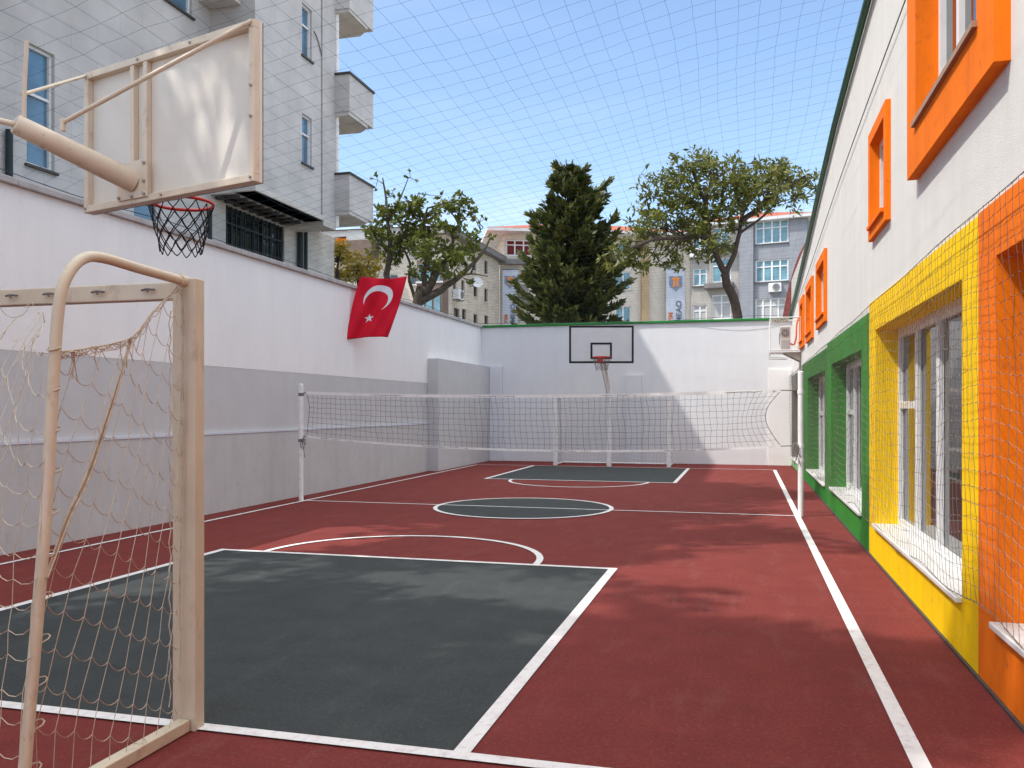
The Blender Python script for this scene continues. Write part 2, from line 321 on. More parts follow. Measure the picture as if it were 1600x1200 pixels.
# ================================================================== GROUND AND COURT
g = MB(); g.box(-600, 600, -300, 1500, -.6, -.02); struct(g, 'ground', M['ground'])
XL, YB = -8.1, 26.0
g = MB(); g.box(XL - .1, 1.75, -7, YB + .1, -.018, 0); struct(g, 'court', M['court'])
def ring(mb, cx, cy, r0, r1, a0, a1, z, n=64):
    P = []
    for k in range(n + 1):
        a = math.radians(a0 + (a1 - a0) * k / n); P.append((mb.pt((cx + r0 * math.cos(a), cy + r0 * math.sin(a), z)), mb.pt((cx + r1 * math.cos(a), cy + r1 * math.sin(a), z))))
    for a, b in zip(P, P[1:]): mb.face([a[0], a[1], b[1], b[0]])
KX0, KX1 = -5.87, -1.31
k = MB(); k.quad((KX0, 3.86, .004), (KX1, 3.86, .004), (KX1, 8.75, .004), (KX0, 8.75, .004)); struct(k, 'key_area', M['key'])
k = MB(); k.quad((KX0, 19.2, .004), (KX1 - .2, 19.2, .004), (KX1 - .2, 23.9, .004), (KX0, 23.9, .004)); struct(k, 'key_area', M['key'])
k = MB(); k.poly([(-3.56 + 1.46 * math.cos(2 * PI * i / 72), 13.78 + 1.46 * math.sin(2 * PI * i / 72), .004) for i in range(72)]); struct(k, 'center_circle', M['key'])
l = MB(); Z = .008
def strip(x0, y0, x1, y1, w, z=Z):
    d = Vector((x1 - x0, y1 - y0, 0)).normalized(); n = Vector((-d.y, d.x, 0)) * w / 2; a = Vector((x0, y0, z)); b = Vector((x1, y1, z))
    l.quad(a - n, b - n, b + n, a + n)
strip(.745, 23.9, .80, -6.5, .085); strip(-7.57, 23.9, -7.59, -6.5, .06, Z)
strip(-7.54, 3.85, .76, 3.85, .085, Z + .0015)
strip(-7.54, 23.92, .705, 23.92, .05, Z + .0015)
strip(-7.54, 13.78, .72, 13.78, .05, Z + .0015)
for sx, y0, y1 in ((KX0, 3.893, 8.79), (KX1, 3.893, 8.79), (KX0, 19.16, 23.895), (KX1 - .2, 19.16, 23.895)): strip(sx, y0, sx, y1, .085)
strip(KX0 + .0425, 8.75, KX1 - .0425, 8.75, .075); strip(KX0 + .0425, 19.2, KX1 - .2425, 19.2, .075)
ring(l, -3.56, 13.78, 1.42, 1.49, 0, 360, Z + .003, 96)
ring(l, -3.73, 8.7875, 1.56, 1.635, 0, 180, Z, 64)
ring(l, -3.65, 19.1625, 1.53, 1.60, 180, 360, Z, 64)
struct(l, 'court_lines', M['line'])

# ================================================================== LEFT BOUNDARY WALL
lw = thing('boundary_wall', 'long white and grey painted boundary wall along the left side of the court', 'wall', (XL, 9, 0))
w = MB(); w.box(XL - .3, XL, -7, YB, 2.315, 4.20); w.build('upper_wall', M['w_white'], lw)
w = MB(); w.box(XL - .3, XL - .003, -7, YB, 1.27, 2.315); w.build('painted_band', M['w_grey'], lw)
w = MB(); w.box(XL - .3, XL + .035, -7, YB, 0, 1.235); w.build('lower_wall', M['w_grey2'], lw)
w = MB(); w.box(XL - .3, XL + .045, -7, YB, 1.236, 1.269); w.build('ledge', M['ledge'], lw)
w = MB()
y = -7.0
while y < YB - .01:
    y2 = min(y + 1.5, YB + .02); w.box(XL - .36, XL + .06, y + .004, y2 - .004, 4.202, 4.285 + random.uniform(-.003, .003), .012); y = y2
w.build('coping', M['coping'], lw)
w = MB(); w.box(XL + .0, XL + .30, 21.25, YB - .001, 0, 2.965); w.build('buttress', M['w_grey'], lw)

# ================================================================== BACK BOUNDARY WALL
bw = thing('boundary_wall', 'pale back wall with green coping behind the far goal', 'wall', (-3.4, YB, 0))
w = MB(); w.box(XL - .3, 1.7, YB, YB + .3, 0, 4.20); w.build('wall', mat('pale_wall_paint', (.73, .735, .745), .85, .03, 2.5, .35, 90, .2, stain=.18, stscale=.5, stcol=(.64, .64, .66), stretch=(1, 1, .5), wear=0.22, layers=(((.5, .48, .46), .35, (3.2, 1, .16), 1.6, .55, .80), ((.46, .44, .43), .5, (1, 1, 1), 7, .69, .77))), bw)
w = MB(); w.box(XL - .34, 1.72, YB - .06, YB + .36, 4.203, 4.275, .012); w.build('coping', M['coping_g'], bw)
pw = mat('panel_paint', (.69, .70, .73), .85, .03, 2.5, .35, 90, .2)
w = MB(); w.box(-7.79, -7.38, YB - .10, YB - .002, 0, 2.965); w.build('pilaster', pw, bw)
w = MB(); w.box(-3.50, -3.02, YB - .12, YB - .002, 0, 2.64); w.build('pilaster', pw, bw)
w = MB(); w.box(.64, 1.28, YB - .05, YB - .002, 0, 2.78); w.build('pilaster', M['w_white'], bw)

# ================================================================== RIGHT SCHOOL BUILDING
TK = .0045
class Fac:
    """u runs along -Y (towards the camera is larger u) so that +d is towards the court"""
    def __call__(s, p): return Vector((1.39 - TK * (p[0] - 5) - p[1], p[0], p[2]))
F = Fac()
sb = thing('school_building', 'white school building with orange, yellow and green window surrounds along the right of the court', 'building', (1.39, 10, 0))
ROOF = [(-7, 6.55), (4, 6.42), (10.35, 6.23), (13.8, 5.97), (16.6, 5.62), (19.4, 5.19), (22.4, 4.78), (25.3, 4.42), (26.35, 4.30)]
UPW = [(5.2, 7.73, 3.54, 5.75, .36, .085), (9.07, 10.26, 3.50, 4.68, .13, .05), (15.5, 17.3, 3.14, 4.38, .16, .05), (18.3, 20.0, 3.08, 4.33, .16, .05), (20.85, 22.15, 3.09, 4.28, .16, .05)]
LOW = [(2.0, 5.44, .40, 2.52), (6.22, 10.0, .37, 2.50), (11.1, 14.72, .35, 2.36), (15.82, 19.8, .29, 2.31), (22.8, 25.75, .23, 2.16)]
SEC = [(-7, 5.815, 2.84, 'orange', [0]), (5.815, 10.45, 2.83, 'yellow', [1]), (10.45, 15.40, 2.74, 'green', [2]), (15.40, 21.55, 2.68, 'green2', [3]), (21.55, 26.0, 2.58, 'greyband', [4])]
for (a, b, zt, c, hs) in SEC:
    w = MB(); w.T = F
    panel(w, a, b, .02 if c != 'greyband' else .23, zt, [LOW[i] for i in hs], .012, .30)
    w.quad((a, .012, zt), (b, .012, zt), (b, -.05, zt), (a, -.05, zt))
    o = w.build('window_surround', M[c], sb)
    o['label'] = {'orange': 'orange painted surround', 'yellow': 'yellow painted surround', 'green': 'green painted surround', 'green2': 'deep green painted surround', 'greyband': 'grey surround at the far end'}[c]
w = MB(); w.T = F; w.quad((21.55, .010, .02), (26, .010, .02), (26, .010, .228), (21.55, .010, .228)); w.build('plinth', mat('light_green_paint', (.16, .42, .14), .6, .08, 3), sb)
w = MB(); w.T = F
holes = []
for (a, b, c, e, bd, pr) in UPW: holes.append((a + bd, b - bd, c + bd, e - bd))
panel(w, -7, 26.35, 2.55, 0, holes, 0, .26, ROOF, False)
for i in range(len(ROOF) - 1):   # roof slab behind the parapet
    (a, za), (b, zb) = ROOF[i], ROOF[i + 1]; w.quad((a, 0, za), (b, 0, zb), (b, -6, zb), (a, -6, za))
w.quad((26.35, 0, 0), (26.35, -6, 0), (26.35, -6, 4.3), (26.35, 0, 4.3)); w.quad((-7, 0, 0), (-7, 0, 6.55), (-7, -6, 6.55), (-7, -6, 0))
w.quad((-7, -.36, 0), (26.3, -.36, 0), (26.3, -.36, 4.2), (-7, -.36, 4.2))
w.build('wall', M['fac'], sb)
for (a, b, c, e, bd, pr) in UPW:
    f = MB(); f.T = F
    h = (a + bd, b - bd, c + bd, e - bd)
    panel(f, a, b, c, e, [h], pr, .17 + pr)
    f.quad((a, .0, c), (a, .0, e), (a, pr, e), (a, pr, c)); f.quad((b, 0, c), (b, pr, c), (b, pr, e), (b, 0, e))
    f.quad((a, 0, e), (b, 0, e), (b, pr, e), (a, pr, e)); f.quad((a, 0, c), (a, pr, c), (b, pr, c), (b, 0, c))
    fr = f.build('window_surround', M['orange'], sb); fr['label'] = 'raised orange surround of an upper window'
    wn = window(sb, F, h[0], h[1], h[2], h[3], -.12 if b - a > 2 else -.09, 3 if b - a > 2 else 1, None, .07, M['pvc'], M['glass'], None, fd=.04)
    s_ = MB(); s_.T = F; s_.box(h[0] - .03, h[1] + .03, -.075 if b - a > 2 else -.045, pr + .03, h[2] - .03 + .004, h[2] + .012); s_.build('sill', M['wood'] if b - a > 2 else M['orange'], wn)
    if b - a > 2:
        cu = MB(); cu.T = F; cu.box(h[0] + .95, h[0] + 1.3, -.256, -.2535, h[2] + .1, h[3] - .1)
for i, (a, b, c, e) in enumerate(LOW):
    wn = window(sb, F, a, b, c, e, -.26, 4, None, .055, M['pvc'], M['glass'], None, fd=.045)
    t = MB(); t.T = F
    nm = 4
    for q in range(nm):
        u0 = a + (b - a) * q / nm; u1 = a + (b - a) * (q + 1) / nm
        if q in (0, 3): t.box(u0 + .065, u1 - .04, -.262, -.222, c + (e - c) * .60, c + (e - c) * .60 + .075)
        for (x0, x1) in ((u0 + .034, u0 + .066), (u1 - .066, u1 - .034)): t.box(x0, x1, -.26, -.224, c + .055, e - .055)
        t.box(u0 + .066, u1 - .066, -.26, -.2255, c + .055, c + .10); t.box(u0 + .066, u1 - .066, -.26, -.2255, e - .10, e - .055)
    t.build('sash', M['pvc'], wn)
    s_ = MB(); s_.T = F; s_.box(a - .0, b + .0, -.213, .05, c - .002, c + .034, .006); s_.build('sill', M['marble'], wn)
w = MB(); w.T = F
w.tube([(u, .05, z - .02) for (u, z) in ROOF], .045, 8); w.build('gutter', M['dkgreen'], sb)
w = MB(); w.T = F
w.tube(bez([(3, .03, 5.35), (8, .03, 5.22), (13, .03, 5.0), (18, .03, 4.66), (23, .03, 4.33)], 6), .006, 5); w.build('cable', M['black'], sb)
w = MB(); w.T = F; w.box(-7, 26, .0, .03, .001, .018); w.build('shadow_gap_strip', M['apt_dark'], sb)  # dark strip painted in for the shadow gap at the wall base

# annex roof beyond the back wall
ax = thing('annex', 'dark red tiled verge of an annex behind the corner of the back wall', 'building', (2, 28.5, 0))
vp = [at(px, py, 27.6) for px, py in ((1223, 512), (1226, 490), (1231, 462), (1239, 432), (1248, 405), (1259, 383))]
w = MB(); w.prism([(p.x + .12, p.y, p.z - .1) for p in vp] + [(6, vp[-1].y, vp[-1].z - .1), (6, vp[-1].y, .0), (vp[0].x + .12, vp[0].y, 0)], (0, 5, 0)); w.build('wall', M['b_cream2'], ax)
w = MB()
pts = bez(vp, 4)
for a, b in zip(pts, pts[1:]):
    w.bar(a + Vector((.06, -.05, 0)), b + Vector((.06, -.05, 0)), .20, .5, (0, 1, 0))
w.build('roof', M['roof_dk'], ax)

# facade protective net
random.seed(3)
def grid_net(mb, fn, nu, nv, r, sag=0.0, sub=1, drop=0.0, jit=0.0):
    """knotted net: fn(s,t) -> point; drop droops the cross cords between knots"""
    K = [[None] * (nv + 1) for _ in range(nu + 1)]
    for i in range(nu + 1):
        for j in range(nv + 1):
            p = Vector(fn(i / nu, j / nv))
            if jit: p += Vector((random.uniform(-jit, jit), random.uniform(-jit, jit), random.uniform(-jit, jit)))
            K[i][j] = p
    for i in range(nu + 1): mb.cord(K[i], r)
    for j in range(nv + 1):
        path = []
        for i in range(nu + 1):
            path.append(K[i][j])
            if i < nu and drop:
                a, b = K[i][j], K[i + 1][j]
                for q in range(1, sub): t = q / sub; path.append(a.lerp(b, t) - Vector((0, 0, drop * 4 * t * (1 - t))))
        mb.cord(path, r)
    return K
fn_ = MB()
ph = [random.uniform(0, 6.3) for _ in range(8)]
def fnet(s, t):
    u = 3.3 + s * 22.6
    zt = 2.815 - .0115 * (u - 5) + .008 * math.sin(u * 2 + 1)
    zb = .43 - .006 * (u - 5) + .03 * math.sin(u * 1.1 + ph[0]) + .03 * math.sin(u * 3.1 + ph[1])
    tt = t ** 1.04
    z = zt + (zb - zt) * tt
    inn = 0.0
    for (a, b, c, e) in LOW:
        if a < u < b: inn = max(inn, min(1, (u - a) / .5, (b - u) / .5))
    d = .075 - .035 * t + .035 * math.sin(u * .9 + ph[2]) * math.sin(PI * t) - inn * .07 * math.sin(PI * min(1, t * 1.15)) ** 2
    z += .022 * math.sin(u * 2.3 + t * 5 + ph[3]) * math.sin(PI * t) + .016 * math.sin(u * 5.7 + ph[4] + 9 * t) * math.sin(PI * t)
    u += .03 * math.sin(t * 6 + u * 1.3 + ph[5]) * math.sin(PI * t)
    return F((u, max(d, .03), z))
grid_net(fn_, fnet, 212, 24, .0016, drop=.008, sub=2, jit=.005)
for t in (0, 1): fn_.tube([fnet(i / 80, t) for i in range(81)], .003, 4, False)
tag(fn_.build('protective_net', M['twine_grey'], None, (1.3, 12, 0)), 'beige knotted net hung over the coloured lower windows of the school', 'net')

# ================================================================== AC CAGE + UNIT ON THE SCHOOL WALL
ag = thing('ac_cage', 'white wire cage on a bracket shelf at the far end of the school wall', 'cage', (.95, 22.3, 3.07))
c = MB()
x0, x1, y0, y1, z0, z1 = .585, 1.305, 22.0, 22.75, 3.075, 3.875
for (x, y_) in ((x0, y0), (x0, y1), (x1 - .02, y0), (x1 - .02, y1)): c.tube([(x, y_, z0), (x, y_, z1)], .014, 6)
for z in (z0, z1):
    c.tube([(x0, y0, z), (x1, y0, z)], .014, 6); c.tube([(x0, y1, z), (x1, y1, z)], .014, 6); c.tube([(x0, y0, z), (x0, y1, z)], .014, 6)
c.build('frame', M['pvc'], ag)
c = MB()
for k in range(1, 16): c.cord([(x0 + (x1 - x0) * k / 16, y0, z0), (x0 + (x1 - x0) * k / 16, y0, z1)], .0017)
for k in range(1, 14):
    z = z0 + (z1 - z0) * k / 14; c.cord([(x1, y0, z), (x0, y0, z), (x0, y1, z)], .0017)
for k in range(1, 12): c.cord([(x0, y0 + (y1 - y0) * k / 12, z0), (x0, y0 + (y1 - y0) * k / 12, z1)], .0017)
c.build('wire_mesh', M['pvc'], ag)
c = MB(); c.box(x0 - .01, x1, y0 - .01, y1, 3.02, 3.06); c.build('shelf', M['pvc'], ag)
for yb_ in (22.1, 22.6):
    c = MB(); c.prism([(x1, yb_, 3.018), (x0 + .3, yb_, 3.018), (x1, yb_, 2.80)], (0, .06, 0)); c.build('bracket', M['ac'], ag)
c = MB()
c.tube([(x0, y0, 3.06), (x0 - .01, y0, 2.90), (x1 - .3, y0, 2.89)], .010, 5); c.tube([(x0, y1, 3.06), (x0 - .01, y1, 2.90), (x1 - .3, y1, 2.89)], .010, 5)
for k in range(7):
    xx = x0 + k * .07; c.cord([(xx, y0, 2.895), (xx, y1, 2.895)], .004)
c.build('basket', M['pvc'], ag)
def text_mesh(txt, size, fn, name, m, parent, bold=False):
    cu = bpy.data.curves.new('lettering', 'FONT'); cu.body = txt; cu.size = size; cu.align_x = 'CENTER'; cu.align_y = 'CENTER'; cu.extrude = 0.004; cu.offset = .012 * size
    to = bpy.data.objects.new('lettering', cu); C.objects.link(to)
    bpy.context.view_layer.update()
    me = bpy.data.meshes.new_from_object(to.evaluated_get(bpy.context.evaluated_depsgraph_get()))
    mb = MB()
    ids = [mb.pt(fn(v.co)) for v in me.vertices]
    for p in me.polygons: mb.face([ids[i] for i in p.vertices])
    bpy.data.objects.remove(to); bpy.data.curves.remove(cu); bpy.data.meshes.remove(me)
    return mb.build(name, m, parent)
s_ = MB(); s_.box(.60, 1.02, y0 - .022, y0 - .012, 3.735, 3.845); sg = s_.build('sign', M['ac'], ag)
text_mesh('YASUTCU', .105, lambda v: Vector((.81 + v.x * .82, y0 - .0245 - v.z * .2, 3.79 + v.y)), 'lettering', M['apt_dark'], sg)
a = thing('ac_unit', 'grey white air conditioner unit inside the wire cage', 'air conditioner', (.97, 22.3, 3.07))
c = MB(); c.box(.82, 1.06, 22.1, 22.68, 3.075, 3.66, .02); c.build('casing', M['ac'], a)
c = MB()
for k in range(5):
    r = .03 + k * .028; P = [(.812, 22.39 + r * math.cos(2 * PI * i / 24), 3.38 + r * math.sin(2 * PI * i / 24)) for i in range(25)]; c.cord(P, .006)
c.build('fan_grille', M['b_trim'], a)
c = MB(); c.box(.845, 1.035, 22.086, 22.098, 3.12, 3.33, .004); c.build('side_panel', M['coping'], a)
c = MB()
for r in (.035, .06, .085): c.cord([(.94 + r * math.cos(2 * PI * i / 24), 22.092, 3.50 + r * math.sin(2 * PI * i / 24)) for i in range(25)], .008)
c.build('fan_grille', M['b_trim'], a)
c = MB(); c.tube(bez([(1.06, 22.2, 3.25), (1.15, 22.2, 3.22), (1.2, 22.2, 3.4), (1.22, 22.2, 3.75), (1.3, 22.2, 3.95)], 5), .025, 6); c.build('pipe', M['orange'], a)

# ================================================================== OVERHEAD NET
on = MB()
NX, NY = 40, 96
def onet(s, t):
    Y = -2.5 + t * 28.4
    zr = 6.42
    for a_, b_ in zip(ROOF, ROOF[1:]):
        if a_[0] <= Y <= b_[0]: zr = a_[1] + (b_[1] - a_[1]) * (Y - a_[0]) / (b_[0] - a_[0])
    zl = 4.34
    e = s ** .75
    z = zl + (zr - zl) * e - .10 * math.sin(PI * s) * (1 + .35 * math.sin(Y * .7)) + .02 * math.sin(Y * 1.9 + s * 11)
    X = XL + s * (1.34 - TK * (Y - 5) - XL)
    return Vector((X + .02 * math.sin(Y * 1.3 + s * 17), Y + .05 * math.sin(s * 13), z))
grid_net(on, onet, NX, NY, .0014, jit=.010)
for s in (0, 1): on.tube([onet(s, i / 60) for i in range(61)], .005, 5, False)
on.tube([onet(i / 40, 1) for i in range(41)], .006, 5, False)
tag(on.build('overhead_net', M['net_sky'], None, (-3.4, 12, 4.3)), 'fine dark ball net stretched over the whole court against the sky', 'net')

# ================================================================== VOLLEYBALL
def vpost(x, h, label):
    t = thing('volleyball_post', label, 'post', (x, 13.78, 0), 'volleyball posts')
    p = MB(); p.tube([(x, 13.78, 0), (x, 13.78, h)], .042, 14); p.build('pole', M['white_post'], t)
    p = MB(); p.tube([(x, 13.78, h), (x, 13.78, h + .02)], [.044, .03], 14); p.build('cap', M['white_post'], t)
    for z in (1.08, 1.90, .86):
        p = MB(); p.tube([(x, 13.78, z - .03), (x, 13.78, z + .025)], .049, 12); p.build('collar', M['b_trim'] if x < 0 and z > 1 else M['white_post'], t)
    p = MB(); sx = 1 if x < 0 else -1
    p.tube([(x + sx * .05, 13.75, 1.12), (x + sx * .10, 13.74, 1.10), (x + sx * .10, 13.74, 1.0)], .012, 6); p.build('hook', M['b_trim'], t)
    return t
vpost(-7.655, 2.07, 'slim white volleyball post standing by the grey left wall')
vpost(.81, 2.20, 'slim white volleyball post standing by the right sideline')
vn = thing('volleyball_net', 'sagging volleyball net with white top and bottom tapes across the court', 'net', (-3.4, 13.78, 1.0))
XA, XB_ = -7.55, .52
def ztop(s): return 1.925 - .075 * 4 * s * (1 - s) - .0 * s
def zbot(s): return 1.15 - .155 * math.sin(PI * min(s * 1.0, 1)) ** .8 - .08 * s
def vnet(s, t):
    x = XA + s * (XB_ - XA)
    cv = math.sin(PI * t) * (.22 * max(0, (s - .88) / .12) ** 1.3 + 0) - math.sin(PI * t) * .05 * max(0, (.06 - s) / .06)
    z = ztop(s) + (zbot(s) - ztop(s)) * t
    x += -cv + .012 * math.sin(s * 40 + t * 7) + .10 * (t - .5) * math.sin(PI * s) * .5
    return Vector((x, 13.78 + .012 * math.sin(s * 25 + t * 3), z))
n = MB(); grid_net(n, vnet, 84, 9, .0025, jit=.007); n.build('mesh', M['twine_dark'], vn)
for (f_, hh, dy) in ((ztop, .026, 0), (zbot, .018, 0)):
    n = MB()
    P = [(XA + i / 60 * (XB_ - XA), f_(i / 60)) for i in range(61)]
    for (xa, za), (xb, zb) in zip(P, P[1:]):
        n.quad((xa, 13.772, za - hh), (xb, 13.772, zb - hh), (xb, 13.772, zb + hh), (xa, 13.772, za + hh)); n.quad((xa, 13.788, za - hh), (xa, 13.788, za + hh), (xb, 13.788, zb + hh), (xb, 13.788, zb - hh))
    n.build('tape', M['white_post'], vn)

for P_, r_ in (([(XB_, 13.78, ztop(1)), (.77, 13.78, 1.925)], .008), ([(XB_, 13.78, zbot(1)), (.77, 13.78, 1.08)], .008), ([(XA, 13.78, ztop(0)), (-7.62, 13.78, 1.92)], .010), ([(XA, 13.78, zbot(0)), (-7.62, 13.78, 1.15)], .010),
               ([vnet(1, i / 16) for i in range(17)], .0055), ([vnet(0, i / 16) for i in range(17)], .0055)):
    n = MB(); n.tube(P_, r_, 5); n.build('rope', M['twine_grey'], vn)
random.seed(5)
for x in (-7.60, .77):
    for q in range(4):
        n = MB(); n.tube(bez([(x, 13.74, 1.1), (x + random.uniform(-.04, .04), 13.72, 1.0), (x + random.uniform(-.06, .06), 13.73, .85 + random.uniform(-.1, .1))], 4), .006, 4); n.build('rope_end', M['twine_grey'], vn)

# ================================================================== FAR GOAL
fg = thing('football_goal', 'white football goal standing before the back wall', 'goal', (-3.7, 24.35, 0))
gx0, gx1, gy = -5.32, -2.07, 24.33
for x in (gx0, gx1):
    p = MB(); p.box(x - .06, x + .06, gy - .05, gy + .05, 0, 1.935, .008); p.build('post', M['white_post'], fg)
p = MB(); p.box(gx0 - .06, gx1 + .06, gy - .051, gy + .051, 1.937, 2.045, .008); p.build('crossbar', M['white_post'], fg)
for x in (gx0, gx1):
    p = MB(); p.tube(bez([(x, gy + .05, 1.99), (x, gy + .45, 1.97), (x, gy + .72, 1.75), (x, gy + .85, 1.0), (x, gy + .98, .04)], 6), .024, 8); p.tube([(x, gy + .05, .03), (x, gy + 1.0, .03)], .024, 8); p.build('back_frame', M['white_post'], fg)
p = MB(); p.tube([(gx0, gy + 1.0, .03), (gx1, gy + 1.0, .03)], .024, 8); p.build('ground_bar', M['white_post'], fg)
n = MB(); random.seed(11)
grid_net(n, lambda s, t: (gx0 + s * (gx1 - gx0), gy + .06 + .9 * min(1, t * 1.1) ** .6, 1.96 - 1.92 * t ** 1.2 - .05 * math.sin(PI * s * 3) * t), 30, 20, .0019, jit=.012, drop=.02, sub=2)
for x in (gx0, gx1): grid_net(n, lambda s, t: (x, gy + .05 + s * (.6 + .35 * t), 1.93 - 1.9 * t), 8, 18, .0024, jit=.01)
n.build('net', M['twine_mid'], fg)

# ================================================================== FAR BASKETBALL HOOP
random.seed(21)
def rim_and_net(parent, c, R, m_net, droop=.42, n=12, taper=.55, cr=.0042):
    c = Vector(c)
    p = MB(); P = [c + Vector((R * math.cos(2 * PI * i / 32), R * math.sin(2 * PI * i / 32), 0)) for i in range(33)]; p.tube(P, .013, 8, False); rm = p.build('rim', M['red_rim'], parent)
    nb = MB(); rows = 6; jx = [random.uniform(-.008, .008) for _ in range(400)]
    def kp(k, j):
        t = j / rows; r = R * (1 - (1 - taper) * t ** .75); a = 2 * PI * (k + .5 * (j % 2)) / n
        w_ = jx[(k % n) * 7 + j]; return c + Vector(((r + w_) * math.cos(a), (r + w_) * math.sin(a), -.015 - droop * (t ** .92) + jx[(k % n) * 11 + j + 100] * 1.4))
    for j in range(rows):
        for k_ in range(n):
            a = kp(k_, j); off = (0, 1) if j % 2 else (0, -1)
            for o_ in off: nb.cord([a, (a + kp(k_ + o_, j + 1)) / 2 - Vector((0, 0, .006)), kp(k_ + o_, j + 1)], cr)
    nb.build('net', m_net, parent); return rm
fh = thing('basketball_hoop', 'far basketball hoop with white black-edged board in front of the back wall', 'basketball hoop', (-3.74, 24.73, 0))
bu = Vector((math.cos(math.radians(14)), math.sin(math.radians(14)), 0)); bn = Vector((bu.y, -bu.x, 0)); bc = Vector((-3.83, 23.42, 3.41))
def BT(p): return bc + bu * p[0] + bn * p[1] + Vector((0, 0, p[2]))
p = MB(); p.T = BT; p.box(-.89, .89, -.03, 0, -.52, .52, .004); bd_ = p.build('backboard', M['board'], fh)
p = MB(); p.T = BT
def fr(mb, a, b, c, e, w_, d0, d1):
    mb.box(a, b, d0, d1, c, c + w_); mb.box(a, b, d0, d1, e - w_, e); mb.box(a, a + w_, d0, d1, c + w_, e - w_); mb.box(b - w_, b, d0, d1, c + w_, e - w_)
fr(p, -.888, .888, -.518, .518, .055, .001, .005); fr(p, -.30, .29, -.40, .05, .055, .001, .005); p.build('markings', M['black'], bd_)
p = MB(); p.T = BT; fr(p, -.86, .86, -.48, .48, .05, -.07, -.032); p.box(-.05, .05, -.072, -.034, -.43, .43); p.build('back_frame', M['white_post'], fh)
p = MB(); p.tube([(-3.74, 24.20, 0), (-3.74, 24.20, 2.17), (-3.75, 24.14, 2.32), BT((.08, -.09, -.42))], [.07, .07, .065, .055], 12)
p.tube([(-3.76, 24.17, 1.95), BT((-.02, -.07, -.45))], .03, 8); p.build('pole', M['white_post'], fh)
p = MB(); p.T = BT; p.box(-.12, .04, .002, .10, -.50, -.33); p.build('rim_bracket', M['red_rim'], fh)
rim_and_net(fh, BT((-.02, .34, -.37)), .245, M['twine_grey'], .34, 12, .62)

# ================================================================== NEAR BASKETBALL HOOP (seen from behind)
nh = thing('basketball_hoop', 'near basketball hoop seen from behind its cream framed board on a thick arm', 'basketball hoop', (-5.05, 4.25, 0))
pR = Vector((-3.075, 4.925, 0)); pL = Vector((-4.824, 5.402, 0))
nu_ = (pR - pL).normalized(); nn = Vector((nu_.y, -nu_.x, 0)); BW = (pR - pL).length; ZB, ZT = 3.125, 4.178
def NT(p): return pL + nu_ * p[0] + nn * p[1] + Vector((0, 0, p[2]))     # d > 0 towards the camera (back of the board)
p = MB(); p.T = NT; p.box(0, BW, -.075, -.045, ZB, ZT, .004); p.build('backboard', M['cream_panel'], nh)
p = MB(); p.T = NT; e = .05
p.box(0, BW, -.044, .004, ZB, ZB + e, .004); p.box(0, BW, -.044, .004, ZT - e, ZT, .004); p.box(0, e, -.044, .002, ZB + e, ZT - e, .004); p.box(BW - e, BW, -.044, .002, ZB + e, ZT - e, .004)
for u in (.565, .71): p.box(u - .022, u + .022, -.044, -.001, ZB + e, ZT - e, .004)
p.build('back_frame', M['cream'], nh)
p = MB(); p.T = NT; fr(p, .0, BW, ZB, ZT, .05, -.0795, -.0755); p.build('markings', M['black'], nh)
p = MB(); p.T = NT
for (u, z) in ((.025, ZB + .03), (BW - .03, ZB + .03), (.025, ZT - .03), (BW - .03, ZT - .03), (BW - .025, 3.75), (BW - .025, 3.55), (.9, ZB + .025), (1.2, ZT - .025), (.64, ZT - .025)):
    p = MB(); p.T = NT; p.tube([(u, .004, z), (u, .016, z)], .010, 6); p.build('bolt', M['coping'], nh)
A0 = NT((.60, .008, ZB + .155)); A1 = Vector((-4.597, 4.552, 3.505))
p = MB(); dA = (A1 - A0).normalized()
p.tube([A0, A0.lerp(A1, .3), A0.lerp(A1, .7), A1, A1 + dA * .008], [.080, .077, .070, .066, .058], 20); p.build('arm', M['cream'], nh)
p = MB(); p.T = NT; p.box(.43, .76, .005, .02, ZB + .03, ZB + .30, .003); pl = p.build('mounting_plate', M['cream'], nh)
p = MB(); p.T = NT
for (u, z) in ((.455, ZB + .05), (.735, ZB + .05), (.735, ZB + .14), (.735, ZB + .27), (.455, ZB + .27), (.60, ZB + .045)):
    p = MB(); p.T = NT; p.tube([(u, .02, z), (u, .034, z)], .012, 6); p.build('bolt', M['coping'], pl)
p = MB(); p.tube([NT((BW - .06, .03, ZT - .04)), Vector((-4.40, 4.74, 3.56))], .0155, 8); p.tube([NT((BW - .02, .0, ZT - .01)), NT((BW - .06, .03, ZT - .04))], .0155, 8)
p.build('brace', M['cream'], nh)
p = MB(); p.box(-4.415, -4.385, 4.725, 4.755, 3.50, 3.585, .004); p.build('brace_lug', M['cream'], nh)
p = MB(); p.tube([NT((.02, .0, ZT - .02)), Vector((-4.556, 4.563, 3.70))], .0125, 8); p.build('brace', M['cream'], nh)
p = MB(); p.tube([Vector((-4.56, 4.575, 3.55)), Vector((-4.545, 4.57, 3.8)), Vector((-4.528, 4.571, 4.05))], .0135, 8); p.build('upright', M['cream'], nh)
p = MB(); p.tube([(-5.05, 4.25, 0), (-5.05, 4.25, 3.4), (-5.05, 4.25, 3.66)], .085, 16); p.tube([A1, Vector((-5.05, 4.25, 3.58))], .020, 10); p.build('pole', M['cream'], nh)
random.seed(31)
p = MB(); p.T = NT; p.box(.53, .67, -.15, -.081, ZB + .02, ZB + .16); p.build('rim_bracket', M['red_rim'], nh)
rim_and_net(nh, NT((.60, -.40, ZB + .085)), .232, M['net_black'], .37, 13, .64, .0048)

